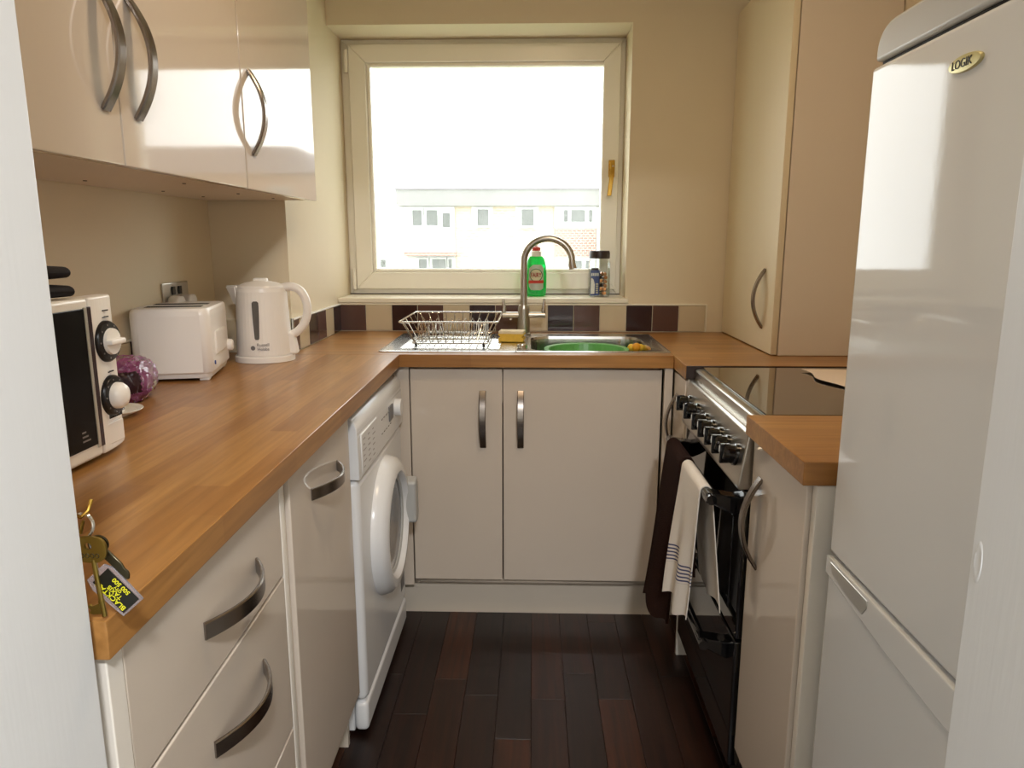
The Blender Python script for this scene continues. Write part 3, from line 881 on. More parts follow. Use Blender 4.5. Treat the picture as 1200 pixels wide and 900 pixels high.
# ================================================================== FRIDGE FREEZER
fr = thing('fridge_freezer', 'tall white fridge freezer at the right with a silver oval badge', 'fridge', (0.77, 0.87, 0))
GY0, GY1 = 0.612, 1.118
GX = 0.48
b = BM(); box(b, GX+0.06, RW-0.02, GY0, GY1, 0.03, 1.503, 0.006, 2); add('body', b, M['fridge'], fr)
b = BM(); box(b, GX, GX+0.056, GY0, GY1, 0.767, 1.500, 0.007, 4); add('upper_door', b, M['fridge'], fr)
b = BM(); box(b, GX, GX+0.056, GY0, GY1, 0.05, 0.744, 0.010, 4); ldr = add('lower_door', b, M['fridge'], fr)
b = BM()
capp = [(GY0, 1.507), (GY1, 1.507), (GY1, 1.522)] + [(GY1-0.045+0.045*math.cos(R(a)), 1.522+0.034*math.sin(R(a))) for a in (15, 30, 45, 60, 75, 90)] + [(GY0, 1.558)]
prism(b, capp, GX+0.004, RW-0.02, 'x', 0.005, 3)
add('top_cap', b, M['grey_plastic'], fr)
b = BM(); box(b, GX+0.012, RW-0.03, GY0+0.006, GY1-0.006, 1.4985, 1.508); add('top_seal', b, M['rubber'], fr)
b = BM()
hp_ = [(GY1-0.001, 0.7625)]
hp_ += [(GY0+0.001, 0.7625), (GY0+0.001, 0.728), (GY0+0.05, 0.710), (GY0+0.15, 0.706), (GY0+0.30, 0.712), (GY1-0.10, 0.722), (GY1-0.001, 0.732)]
prism(b, hp_, GX-0.004, GX+0.05, 'x', 0.0025, 2)
hs = add('grip_strip', b, M['fridge'], ldr)
b = BM()
sc = [(GY1-0.02, 0.7575), (GY1-0.15, 0.7575), (GY1-0.15, 0.745), (GY1-0.138, 0.7305), (GY1-0.10, 0.7315), (GY1-0.03, 0.741)]
prism(b, sc, GX-0.0052, GX-0.0035, 'x', 0.0006, 1)
o = add('grip_recess', b, M['silver_plastic'], ldr)
# badge
by, bz = 0.877, 1.453
b = BM()
loft(b, [[(GX-h, by + 0.033*s*math.cos(a), bz + 0.0095*s*math.sin(a)) for a in [2*math.pi*k/32 for k in range(32)]] for s, h in ((1, -0.001), (1, 0.002), (0.93, 0.0035), (0.5, 0.004))], cap1=True)
bg = add('badge', b, M['gold_badge'], fr)
text('badge_lettering', 'LOGIK', 0.0135, basis((GX-0.0042, by+0.003, bz-0.0003), (0, -1, 0), (0, 0, 1)), M['black_ink'], bg, 0.0003)
for y_ in (GY0+0.05, GY1-0.05):
    for x_ in (GX+0.1, RW-0.08):
        b = BM(); lathe(b, [(0.02, 0.0), (0.02, 0.032)], (x_, y_, 0.0), 14); add('foot', b, M['rubber'], fr)
#@@BIG_END

# ================================================================== SINK
ZS = 0.9115
sk = thing('sink', 'stainless steel sink and drainer set into the worktop under the window', 'sink', (0, 2.53, WT))
bx0, bx1, by0, by1 = -0.005, 0.388, 2.335, 2.700
n_c = 6
def at_z(pts, z): return [(p[0], p[1], z) for p in pts]
outer = rrect(-0.055, SX1, SY0, SY1, 0.006, n_c)
b = BM()
loft(b, [at_z(rrect(-0.055, SX1, SY0, SY1, 0.006, n_c), WT+0.0005), at_z(rrect(-0.055, SX1, SY0, SY1, 0.006, n_c), ZS+0.0015),
         at_z(rrect(-0.052, SX1-0.008, SY0+0.008, SY1-0.008, 0.01, n_c), ZS+0.003),
         at_z(rrect(-0.049, SX1-0.016, SY0+0.014, SY1-0.014, 0.014, n_c), ZS+0.001),
         at_z(rrect(bx0-0.014, bx1+0.010, by0-0.012, by1+0.012, 0.072, n_c), ZS+0.001),
         at_z(rrect(bx0-0.004, bx1+0.002, by0-0.003, by1+0.003, 0.066, n_c), ZS-0.001),
         at_z(rrect(bx0, bx1, by0, by1, 0.062, n_c), ZS-0.010),
         at_z(rrect(bx0+0.006, bx1-0.006, by0+0.006, by1-0.006, 0.06, n_c), ZS-0.125),
         at_z(rrect(bx0+0.03, bx1-0.03, by0+0.03, by1-0.03, 0.05, n_c), ZS-0.150),
         at_z(rrect(bx0+0.15, bx1-0.15, by0+0.15, by1-0.15, 0.02, n_c), ZS-0.153)], cap1=True)
add('bowl', b, M['sink'], sk, ang=50)
b = BM(); lathe(b, [(0.045, -0.1525), (0.045, -0.1495), (0.03, -0.149), (0.0, -0.1515)], (0.19, 2.52, ZS), 24); add('waste', b, M['chrome'], sk)
b = BM()
loft(b, [at_z(rrect(SX0, -0.055, SY0, SY1, 0.006, n_c), WT+0.0005), at_z(rrect(SX0, -0.055, SY0, SY1, 0.006, n_c), ZS+0.0015),
         at_z(rrect(SX0+0.008, -0.056, SY0+0.008, SY1-0.008, 0.01, n_c), ZS+0.003),
         at_z(rrect(SX0+0.018, -0.058, SY0+0.016, SY1-0.016, 0.014, n_c), ZS+0.001)], cap1=True)
add('drainer', b, M['sink'], sk, ang=50)
for k in range(8):
    y_ = 2.385 + k*0.042
    b = BM(); x1_ = -0.11 - (0.05 if y_ > 2.6 else 0)
    loft(b, [[(SX0+0.055, y_-0.007, ZS+0.001), (SX0+0.06, y_, ZS+0.0035), (SX0+0.055, y_+0.007, ZS+0.001)], [(x1_, y_-0.007, ZS+0.001), (x1_, y_, ZS+0.0035), (x1_, y_+0.007, ZS+0.001)]], True, True)
    add('drainer_ridge', b, M['sink'], sk)
b = BM(); lathe(b, [(0.0165, 0.0), (0.0165, 0.012), (0.0145, 0.015), (0.0, 0.016)], (-0.036, 2.375, ZS+0.001), 24); add('waste_knob', b, M['chrome'], sk)
# ------------------------------------------------------------------ tap
tp = thing('mixer_tap', 'tall swan-neck steel mixer tap with two lever handles', 'tap', (-0.036, 2.725, ZS))
TY = 2.725
b = BM(); lathe(b, [(0.027, 0.0), (0.027, 0.006), (0.023, 0.01), (0.0215, 0.10), (0.019, 0.112)], (-0.036, TY, ZS+0.001), 28); add('base', b, M['steel'], tp)
pts = [(-0.036, TY, 1.02), (-0.036, TY, 1.10), (-0.036, TY, 1.187)]
for k in range(1, 19):
    a = R(180 - k*10.3)
    pts.append((0.052 + 0.088*math.cos(a), TY - 0.001*k, 1.187 + 0.082*math.sin(a)))
pts.append((pts[-1][0] + 0.003, pts[-1][1], pts[-1][2] - 0.012))
b = BM(); tube(b, pts, 0.0125, 18); sp_ = add('spout', b, M['steel'], tp)
b = BM(); p1, p2 = Vector(pts[-2]), Vector(pts[-1]); d_ = (p2-p1).normalized()
tube(b, [p2-d_*0.012, p2+d_*0.008], 0.0142, 18); add('aerator', b, M['steel'], tp)
b = BM(); tube(b, [(-0.116, TY, 0.988), (-0.036, TY, 0.988), (0.044, TY, 0.988)], 0.0115, 16); add('cross_bar', b, M['steel'], tp)
for sx_ in (-0.108, 0.037):
    s_ = -1 if sx_ < 0 else 1
    b = BM(); tube(b, [(sx_, TY, 0.988), (sx_+0.001*s_, TY-0.003, 1.01), (sx_+0.004*s_, TY-0.006, 1.048)], [0.0085, 0.0075, 0.0045], 12); add('lever', b, M['chrome'], tp)
b = BM(); lathe(b, [(0.006, 0), (0.006, -0.008), (0.0, -0.009)], (-0.085, TY, 0.977), 10); add('lever_stop', b, M['chrome'], tp)

# ------------------------------------------------------------------ washing-up basin and dish brush in the sink
b = BM()
def oval(z, ax, ay, n=48): return [(0.185 + ax*math.cos(2*math.pi*k/n), 2.52 + ay*math.sin(2*math.pi*k/n), z) for k in range(n)]
b0 = 0.7605
loft(b, [oval(b0, .085, .085), oval(b0+0.002, .10, .10), oval(b0+0.06, .122, .122), oval(b0+0.125, .136, .140), oval(b0+0.127, .146, .150), oval(b0+0.131, .1475, .1515), oval(b0+0.132, .146, .150),
         oval(b0+0.130, .132, .136), oval(b0+0.06, .117, .117), oval(b0+0.012, .095, .095), oval(b0+0.006, .06, .06)], True, True)
tag(add('washing_up_bowl', b, M['green_bowl']), 'round green plastic washing-up bowl inside the sink', 'bowl')
br = thing('dish_brush', 'orange and yellow lobed dish brush standing in the right of the sink', 'brush', (0.362, 2.55, 0.762))
b = BM(); bmesh.ops.create_uvsphere(b, u_segments=16, v_segments=10, radius=0.016, matrix=Matrix.Translation((0.362, 2.545, 0.893))); add('centre', b, M['orange'], br)
for dx in (-0.022, 0.022):
    b = BM(); bmesh.ops.create_uvsphere(b, u_segments=14, v_segments=9, radius=0.013, matrix=Matrix.Translation((0.362+dx*0.75, 2.555, 0.891))); add('lobe', b, M['yellow'], br)
b = BM(); tube(b, [(0.350, 2.58, 0.7655), (0.358, 2.56, 0.84), (0.362, 2.55, 0.885)], 0.005, 10); add('stem', b, M['yellow'], br)

# ------------------------------------------------------------------ sponge
spg = thing('sponge', 'yellow grooved sponge with a cream scouring top beside the tap', 'sponge', (-0.075, 2.545, ZS+0.002), R(-6))
b = BM()
prof = [(-0.043, 0.001), (0.043, 0.001), (0.045, 0.012), (0.037, 0.018), (0.045, 0.024), (0.045, 0.029), (-0.045, 0.029), (-0.045, 0.024), (-0.037, 0.018), (-0.045, 0.012)]
prism(b, prof, -0.03, 0.03, 'y', 0.002, 2); add('foam', b, M['sponge'], spg, local=True)
b = BM(); box(b, -0.044, 0.044, -0.03, 0.03, 0.0285, 0.038, 0.002); add('scourer', b, M['scour'], spg, local=True)

# ------------------------------------------------------------------ dish rack
rk = thing('dish_rack', 'chrome wire dish rack standing empty on the drainer', 'dish rack', (-0.277, 2.53, ZS))
tx0, tx1, ty0, ty1, tz = -0.438, -0.116, 2.352, 2.700, 1.0
qx0, qx1, qy0, qy1, qz = -0.400, -0.152, 2.380, 2.672, 0.9275
b = BM(); tube(b, at_z(rrect(tx0, tx1, ty0, ty1, 0.012, 4), tz), 0.0032, 8, True); add('rim', b, M['chrome'], rk)
b = BM(); tube(b, at_z(rrect(qx0, qx1, qy0, qy1, 0.01, 4), qz), 0.0028, 8, True); add('base_frame', b, M['chrome'], rk)
def wire(p): 
    b = BM(); tube(b, p, 0.0017, 6); return add('wire', b, M['chrome'], rk)
NX = 10
for k in range(NX):
    t = (k+0.5)/NX
    xa = tx0 + (tx1-tx0)*t; xb_ = qx0 + (qx1-qx0)*t
    wire([(xa, ty0, tz), (xb_, qy0, qz), (xb_, qy1, qz), (xa, ty1, tz)])
for k in range(4):
    t = (k+0.5)/4
    ya = ty0 + (ty1-ty0)*t; yb_ = qy0 + (qy1-qy0)*t
    wire([(tx0, ya, tz), (qx0, yb_, qz)]); wire([(tx1, ya, tz), (qx1, yb_, qz)])
for yy in (2.47, 2.56):
    b = BM(); tube(b, [(qx0, yy, qz+0.002), (qx1, yy, qz+0.002)], 0.002, 6); add('cross_wire', b, M['chrome'], rk)
    for k in range(NX):
        xx = qx0 + (qx1-qx0)*(k+0.5)/NX
        b = BM(); tube(b, [(xx-0.005, yy, qz+0.001), (xx-0.004, yy, 0.985), (xx, yy, 0.993), (xx+0.004, yy, 0.985), (xx+0.005, yy, qz+0.001)], 0.0015, 6)
        add('plate_divider', b, M['chrome'], rk)
for xx, yy in ((qx0+0.012, qy0), (qx1-0.012, qy0), (qx0+0.012, qy1), (qx1-0.012, qy1)):
    b = BM(); lathe(b, [(0.003, ZS+0.003), (0.004, ZS+0.006), (0.004, qz-0.002), (0.002, qz+0.003)], (xx, yy, 0), 10); add('foot', b, M['rubber'], rk)

# ================================================================== SILL OBJECTS
SZ = 1.0415
bt = thing('detergent_bottle', 'green washing-up liquid bottle on the window sill behind the tap', 'bottle', (0.010, 2.95, SZ))
def ov(z, ax, ay, n=36): return [(0.010 + ax*math.cos(2*math.pi*k/n), 2.95 + ay*math.sin(2*math.pi*k/n), z) for k in range(n)]
b = BM()
loft(b, [ov(SZ, .034, .021), ov(SZ+.004, .040, .025), ov(SZ+.04, .0420, .0268), ov(SZ+.09, .0422, .0270), ov(SZ+.125, .0405, .026), ov(SZ+.148, .034, .023), ov(SZ+.158, .027, .021)], True, True)
add('body', b, M['green_liquid'], bt)
b = BM(); lathe(b, [(0.021, 0.158), (0.0215, 0.176), (0.018, 0.180)], (0.010, 2.95, SZ), 28); add('collar', b, M['white'], bt)
b = BM(); lathe(b, [(0.017, 0.179), (0.017, 0.192), (0.012, 0.196), (0.0, 0.196)], (0.010, 2.95, SZ), 28); add('cap', b, M['red'], bt)
b = BM(); lathe(b, [(0.006, 0.196), (0.005, 0.212), (0.0, 0.213)], (0.010, 2.95, SZ), 16); add('nozzle', b, M['white'], bt)
def front_patch(pts2, off, m, name, parent):
    """label patch that follows the bottle's oval front; pts2 outline as (x offset, height)"""
    b = BM()
    def Yf(dx): return 2.95 - 0.0272*math.sqrt(max(0.0, 1-(dx/0.0424)**2)) - off
    n = 12
    zs = sorted(set(p[1] for p in pts2))
    import bisect
    rows = []
    for z, xl, xr in pts2 and [(z, *pts2_x(pts2, z)) for z in [zs[0] + (zs[-1]-zs[0])*k/14 for k in range(15)]]:
        rows.append([(0.010 + xl + (xr-xl)*k/n, Yf(xl + (xr-xl)*k/n), SZ+z) for k in range(n+1)])
    loft(b, rows, closed=False)
    bmesh.ops.solidify(b, geom=b.faces[:], thickness=0.0003)
    return add(name, b, m, parent, ang=60)
def pts2_x(p, z):
    xs = []
    m_ = len(p)
    for i in range(m_):
        (xa, za), (xb_, zb_) = p[i], p[(i+1) % m_]
        if (za - z)*(zb_ - z) <= 0 and abs(za-zb_) > 1e-9:
            xs.append(xa + (xb_-xa)*(z-za)/(zb_-za))
    return (min(xs), max(xs)) if xs else (0, 0)
front_patch([(-0.029, 0.04), (-0.02, 0.026), (0.02, 0.026), (0.029, 0.032), (0.029, 0.115), (0.02, 0.126), (-0.012, 0.126), (-0.028, 0.112)], 0.0006, M['label_silver'], 'label', bt)
front_patch([(0.026*math.cos(a), 0.085+0.026*math.sin(a)) for a in [2*math.pi*k/24+0.01 for k in range(24)]], 0.0012, M['ring_green'], 'label_ring', bt)
front_patch([(0.023*math.cos(a), 0.085+0.023*math.sin(a)) for a in [2*math.pi*k/24+0.01 for k in range(24)]], 0.0018, M['label_cream'], 'label_disc', bt)
front_patch([(-0.03, 0.052), (0.03, 0.053), (0.03, 0.065), (-0.03, 0.064)], 0.0022, M['red'], 'label_band', bt)
text('label_lettering', 'FAIRY', 0.024, basis((0.010, 2.95-0.0305, SZ+0.085), (1, 0, 0), (0, 0, 1)), M['label_red'], bt, 0.0006, sx=0.68, bold=0.0007)

jr = thing('glass_jar', 'square glass coffee jar with a dark lid full of batteries on the window sill', 'jar', (0.262, 2.95, SZ))
def sq(z, h, r): return [(0.262+px, 2.95+py, SZ+z) for px, py in rrect(-h, h, -h, h, r, 5)]
b = BM()
loft(b, [sq(0.0, .036, .012), sq(0.004, .041, .014), sq(0.02, .0415, .014), sq(.135, .0405, .014), sq(.148, .037, .018), sq(.158, .0345, .03),
         sq(.158, .0325, .029), sq(.147, .035, .017), sq(.134, .0385, .013), sq(.02, .0392, .013), sq(.006, .0385, .013), sq(.0045, .02, .01)], True, True)
add('glass', b, M['jar_glass'], jr)
b = BM(); lathe(b, [(0.038, 0.150), (0.0415, 0.152), (0.0415, 0.172), (0.039, 0.180), (0.0, 0.182)], (0.262, 2.95, SZ), 36); add('lid', b, M['lid'], jr)
# roll of blue packaging inside the jar, then the batteries
pk = thing('battery_pack', 'blue and white printed pack standing inside the glass jar', 'packet', (0.244, 2.935, SZ+0.006))
b = BM(); loft(b, [[(0.244+px, 2.935+py, SZ+z) for px, py in rrect(-0.0185, 0.0185, -0.0165, 0.0165, 0.008, 4)] for z in (0.006, 0.105)], True, True); add('sleeve', b, M['blue'], pk)
b = BM(); prism(b, [(0.227, SZ+.012), (0.242, SZ+.012), (0.243, SZ+.05), (0.238, SZ+.068), (0.231, SZ+.075), (0.2275, SZ+.072)], 2.9175, 2.9187, 'y'); add('figure_print', b, M['white'], pk)
b = BM()
for k in range(5): box(b, 0.2285 + k*0.0062, 0.2325 + k*0.0062, 2.9176, 2.9187, SZ+.082+(.001 if k % 2 else 0), SZ+.094)
add('lettering_print', b, M['white'], pk, smooth=False)
b = BM()
for k in range(5): box(b, 0.247, 0.2565, 2.9176, 2.9187, SZ+.014 + k*.0085, SZ+.0195 + k*.0085)
add('name_print', b, M['label_cream'], pk, smooth=False)
b = BM(); lathe(b, [(0.014, 0.105), (0.014, 0.113), (0.0, 0.114)], (0.244, 2.935, SZ), 20); add('cap', b, M['lid'], pk)
rb = random.Random(3)
bat_src = {}
bspots = []
for lay in range(6):
    bspots += [(0.283, 2.932, 0.0135 + lay*0.0155), (0.272 if lay % 2 else 0.270, 2.963, 0.0135 + lay*0.0155)]
for i, (x_, y_, z_) in enumerate(bspots):
    kk = i % 3
    if kk not in bat_src:
        b = BM(); lathe(b, [(0.0068, -0.0145), (0.007, -0.0140), (0.007, 0.007)], n=12)
        nf = len(b.faces)
        lathe(b, [(0.0071, 0.007), (0.0071, 0.0135), (0.0026, 0.0138), (0.0026, 0.0152), (0.0, 0.0152)], n=12)
        for q, f_ in enumerate(b.faces): f_.material_index = 0 if q < nf else 1
        o = add('battery', b, [[M['batt_dark'], M['batt_olive'], M['batt_dark']][kk], M['copper']]); bat_src[kk] = o.data
    else:
        o = bpy.data.objects.new('battery', bat_src[kk]); COL.objects.link(o); INV[o.name] = Matrix.Identity(4)
    o.location = (x_, y_, SZ+z_)
    o.rotation_euler = (R(90) + rb.uniform(-.12, .12), rb.uniform(-.1, .1), rb.uniform(-.35, .35) + (R(90) if i % 4 < 2 and y_ > 2.95 else R(65) if i % 2 == 0 and False else 0))
    tag(o, 'small copper-ended battery lying among others in the glass jar', 'battery', 'batteries in the jar')

# ================================================================== WORKTOP OBJECTS
# kettle
KC = (-0.800, 2.13)
kt = thing('kettle', 'cream white plastic jug kettle on its base', 'kettle', (KC[0], KC[1], WT), R(8))
def kl(z, ax, ay, n=40, ox=0.0): return [(ox + ax*math.cos(2*math.pi*k/n), ay*math.sin(2*math.pi*k/n), z) for k in range(n)]
b = BM(); loft(b, [kl(0.001, .086, .078), kl(0.016, .086, .078), kl(0.019, .083, .075)], True, True); add('power_base', b, M['cream_plastic'], kt, local=True)
b = BM(); loft(b, [kl(0.0195, .079, .073), kl(0.024, .080, .074), kl(0.12, .0755, .0715), kl(0.205, .072, .069), kl(0.216, .070, .067)], True, True)
kb = add('body', b, M['cream_plastic'], kt, local=True)
b = BM(); loft(b, [kl(0.2165, .069, .066), kl(0.222, .066, .063), kl(0.230, .045, .043), kl(0.236, .018, .02)], True, True)
box(b, -0.02, 0.02, -0.012, 0.012, 0.23, 0.243, 0.004); add('lid', b, M['cream_plastic'], kt, local=True)
b = BM(); loft(b, [[(-0.066, -0.02, 0.165), (-0.082, 0, 0.165), (-0.066, 0.02, 0.165), (-0.05, 0, 0.165)], [(-0.066, -0.03, 0.2), (-0.094, 0, 0.2), (-0.066, 0.03, 0.2), (-0.04, 0, 0.2)], [(-0.066, -0.034, 0.222), (-0.104, 0, 0.222), (-0.066, 0.034, 0.222), (-0.03, 0, 0.222)]], True, True)
bmesh.ops.bevel(b, geom=b.edges[:], offset=0.004, segments=2, affect='EDGES'); add('spout', b, M['cream_plastic'], kt, local=True)
hpth = [(0.05, 0, 0.212), (0.085, 0, 0.218), (0.112, 0, 0.205), (0.127, 0, 0.175), (0.129, 0, 0.14), (0.118, 0, 0.108), (0.098, 0, 0.085), (0.072, 0, 0.072)]
sm = []
for i in range(len(hpth)-1):
    for k in range(4):
        t = k/4; P0 = Vector(hpth[max(i-1, 0)]); P1 = Vector(hpth[i]); P2 = Vector(hpth[i+1]); P3 = Vector(hpth[min(i+2, len(hpth)-1)])
        sm.append(0.5*((2*P1) + (P2-P0)*t + (2*P0-5*P1+4*P2-P3)*t*t + (3*P1-P0-3*P2+P3)*t**3))
sm.append(Vector(hpth[-1]))
b = BM(); tube(b, sm, 0.0125, 14, flat=1.15); add('handle', b, M['cream_plastic'], kt, local=True)
b = BM(); prism(b, [(0.066, 0.019), (0.098, 0.019), (0.094, 0.05), (0.088, 0.082), (0.066, 0.088)], -0.02, 0.02, 'y', 0.006, 3); add('handle_foot', b, M['cream_plastic'], kt, local=True)
b = BM()
gx = -0.004
def gy(z): return -(0.0742 - (z-0.024)/0.19*0.0052) 
rows = [[(gx + s*w, gy(z)-0.0012, z) for s in (-1, -.5, .5, 1)] for z, w in ((0.07, .004), (0.074, .0065), (0.12, .0085), (0.165, .0095), (0.176, .009), (0.18, .005))]
loft(b, rows, closed=False); bmesh.ops.solidify(b, geom=b.faces[:], thickness=0.002); add('water_gauge', b, M['gauge'], kt, local=True)
Lk = Matrix.Translation((KC[0], KC[1], WT)) @ Matrix.Rotation(R(8), 4, 'Z')
text('brand_lettering', 'Russell\nHobbs', 0.0125, Lk @ basis((0.012, gy(.045)-0.0012, 0.049), (1, 0.14, 0), (0, 0, 1)), M['mid_grey'], kt, 0.0004)
b = BM(); lathe(b, [(0.0065, 0), (0.0065, 0.0012), (0.0, 0.0012)], (-0.017, gy(.045)-0.0002+0.0015, 0.046), 18, (-0.2, -1, 0)); add('brand_mark', b, M['mid_grey'], kt, local=True)

# toaster
tr_ang = R(13)
to = thing('toaster', 'white two-slot toaster standing between the kettle and the purple packet', 'toaster', (-0.930, 1.893, WT), tr_ang)
TW, TD = 0.094, 0.128     # half sizes
b = BM(); loft(b, [[(px, py, z) for px, py in rrect(-TW*s, TW*s, -TD*s, TD*s, 0.022, 5)] for s, z in ((0.97, 0.02), (1.0, 0.024), (1.0, 0.165), (0.985, 0.178), (0.95, 0.184))], True, True)
add('body', b, M['cream_plastic'], to, local=True, ang=50)
for sy_ in (-0.052, 0.030):
    b = BM(); box(b, -0.07, 0.066, sy_-0.017, sy_+0.017, 0.176, 0.1846, 0.001); add('slot', b, M['rubber'], to, local=True)
b = BM(); loft(b, [[(px, py, z) for px, py in rrect(-TW*s, TW*s, -TD*s, TD*s, 0.02, 5)] for s, z in ((0.92, 0.008), (0.95, 0.0195))], True, True); add('base', b, M['white'], to, local=True)
for sx_ in (-1, 1):
    for sy_ in (-1, 1):
        b = BM(); box(b, sx_*0.07-0.012, sx_*0.07+0.012, sy_*0.1-0.012, sy_*0.1+0.012, 0.0005, 0.009, 0.002); add('foot', b, M['white'], to, local=True)
b = BM(); box(b, TW-0.001, TW+0.004, -0.07, 0.07, 0.06, 0.12, 0.004); add('side_panel', b, M['cream_plastic'], to, local=True)
b = BM(); lathe(b, [(0.0055, 0), (0.0055, 0.002), (0, 0.0024)], (TW, -0.09, 0.043), 16, (1, 0, 0)); add('indicator', b, M['blue'], to, local=True)
b = BM(); lathe(b, [(0.017, 0), (0.016, 0.01), (0.012, 0.014), (0, 0.015)], (TW, 0.105, 0.062), 20, (1, 0, 0)); add('browning_dial', b, M['cream_plastic'], to, local=True)

# double socket with two plugs
so = thing('double_socket', 'brushed metal double wall socket above the toaster', 'socket', (LW, 2.03, 1.1))
b = BM(); box(b, LW+0.0005, LW+0.006, 1.957, 2.104, 1.06, 1.146, 0.003); add('plate', b, M['steel'], so)
for y_ in (2.012, 2.049):
    b = BM(); box(b, LW+0.006, LW+0.010, y_-0.009, y_+0.009, 1.112, 1.135, 0.0015); add('switch', b, M['black_plastic'], so)
for y_, lab in ((1.995, 'white plug in the socket nearer the toaster'), (2.066, 'white plug in the socket nearer the kettle')):
    b = BM(); prism(b, [(y_-0.024, 1.062), (y_+0.024, 1.062), (y_+0.024, 1.098), (y_+0.016, 1.11), (y_-0.016, 1.11), (y_-0.024, 1.098)], LW+0.0065, LW+0.038, 'x', 0.006, 3)
    tag(add('mains_plug', b, M['cream_plastic']), lab, 'plug')

# microwave
mw = thing('microwave', 'cream microwave with dark door and two round dials at the left', 'microwave', (-0.85, 0.975, WT))
MX, MY0, MY1, MZ0, MZ1 = -0.700, 0.745, 1.203, WT+0.012, 1.172
b = BM(); box(b, -0.995, MX-0.03, MY0+0.004, MY1-0.004, MZ0, MZ1-0.004, 0.004); add('body', b, M['cream_plastic'], mw)
def bulge(y): return 0.006*(1-((y-(MY0+MY1)/2)/((MY1-MY0)/2))**2)
b = BM()
pol = [(MX-0.032, 1.122)] + [(MX + 0.004 - 0.012*((k/6)**2), 1.122 + (MY1-1.122)*k/6) for k in range(7)] + [(MX-0.032, MY1)]
prism(b, pol, MZ0-0.004, MZ1, 'z', 0.004, 3); add('control_panel', b, M['cream_plastic'], mw)
b = BM(); box(b, MX-0.032, MX+0.004, MY0, 1.1205, MZ0-0.004, MZ1, 0.006, 3); md = add('door', b, M['cream_plastic'], mw)
b = BM(); box(b, MX+0.003, MX+0.0062, MY0+0.02, 1.1045, MZ0+0.018, MZ1-0.016, 0.001); add('door_glass', b, M['mw_glass'], md)
b = BM(); box(b, MX+0.003, MX+0.0072, 1.1045, 1.1115, MZ0+0.012, MZ1-0.014, 0.001); add('door_edge', b, M['silver_plastic'], md)
b = BM(); box(b, MX+0.003, MX+0.0066, 1.1118, 1.1225, MZ0+0.012, MZ1-0.014, 0.001); add('door_trim', b, M['purple_dark'], md)
b = BM()
for k in range(3): box(b, MX+0.0061, MX+0.0065, 1.066, 1.066+0.02-0.005*k, MZ0+0.03+k*0.007, MZ0+0.0325+k*0.007)
add('door_print', b, M['grey_ink'], md, smooth=False)
for z_, style in ((1.098, 'bar'), (1.008, 'dome')):
    yk = 1.161
    b = BM(); lathe(b, [(0.034, 0.0), (0.034, 0.004), (0.031, 0.008), (0.022, 0.009)], (MX+0.0015, yk, z_), 32, (1, 0, 0)); rg = add('dial_ring', b, M['black_plastic'], mw)
    b = BM()
    if style == 'bar':
        lathe(b, [(0.022, 0.008), (0.021, 0.014), (0.0, 0.016)], (MX+0.0015, yk, z_), 28, (1, 0, 0))
        box(b, MX+0.010, MX+0.025, yk-0.021, yk+0.021, z_-0.0045, z_+0.0045, 0.003)
    else:
        lathe(b, [(0.022, 0.008), (0.0215, 0.016), (0.018, 0.022), (0.010, 0.026), (0.0, 0.027)], (MX+0.0015, yk, z_), 28, (1, 0, 0))
    add('dial_knob', b, M['cream_plastic'], rg)
    for k in range(9):
        a = R(20 + k*40)
        b = BM(); lathe(b, [(0.0014, 0), (0.0014, 0.0012), (0, 0.0013)], (MX+0.0094, yk + 0.0272*math.cos(a), z_ + 0.0272*math.sin(a)), 8, (1, 0, 0)); add('dial_mark', b, M['grey_ink'], rg)
b = BM(); box(b, MX-0.002, MX+0.0035, 1.135, 1.185, MZ0+0.006, MZ0+0.042, 0.002); add('door_button', b, M['cream_plastic'], mw)
b = BM()
for k in range(7): box(b, MX+0.0010, MX+0.0032, 1.147 + k*0.0055, 1.1508 + k*0.0055, MZ0+0.0485, MZ0+0.0555)
for yy, zz, w_ in ((1.16, 1.147, .018), (1.158, 1.136, .003), (1.163, 1.1365, .014), (1.158, 1.046, .003), (1.163, 1.0465, .012)):
    box(b, MX+0.001, MX+0.0032, yy, yy+w_*0.8, zz, zz+0.0018)
add('panel_print', b, M['black_ink'], mw, smooth=False)['kind'] = 'stuff'
for x_ in (-0.97, MX-0.06):
    for y_ in (MY0+0.05, MY1-0.05):
        b = BM(); lathe(b, [(0.012, 0.0005), (0.014, 0.0125)], (x_, y_, WT), 12); add('foot', b, M['rubber'], mw)

# dark mitts on the microwave
def mitt(z, tipx, tipy, label, dx, curl):
    pts = [(-0.83, 0.80, z+0.0125), (-0.82, 0.88, z+0.0128), (-0.79, 0.97, z+0.0125+curl*0.3), (tipx-0.02, tipy-0.04, z+0.012+curl*0.7), (tipx, tipy, z+0.0105+curl)]
    b = BM(); tube(b, pts, [0.012, 0.0125, 0.0122, 0.0115, 0.0085], 16, flat=2.3)
    bmesh.ops.subdivide_edges(b, edges=b.edges[:], cuts=1, use_grid_fill=True, smooth=0.6)
    return b
g1 = thing('oven_mitt', 'dark navy mitt lying on the microwave, lower of two', 'mitt', (-0.87, 0.9, 1.173))
add('pad', mitt(1.1728, -0.715, 1.103, '', 0, 0.0), M['navy'], g1)
b = BM(); tube(b, [(-0.79, 0.97, 1.1975), (-0.765, 1.02, 1.1972), (-0.74, 1.06, 1.196)], 0.0022, 8); add('piping', b, M['grey_plastic'], g1)
g2 = thing('oven_mitt', 'dark navy mitt resting tilted on top of another mitt', 'mitt', (-0.87, 0.9, 1.215))
add('pad', mitt(1.1985, -0.715, 1.098, '', 0, 0.003), M['navy'], g2)
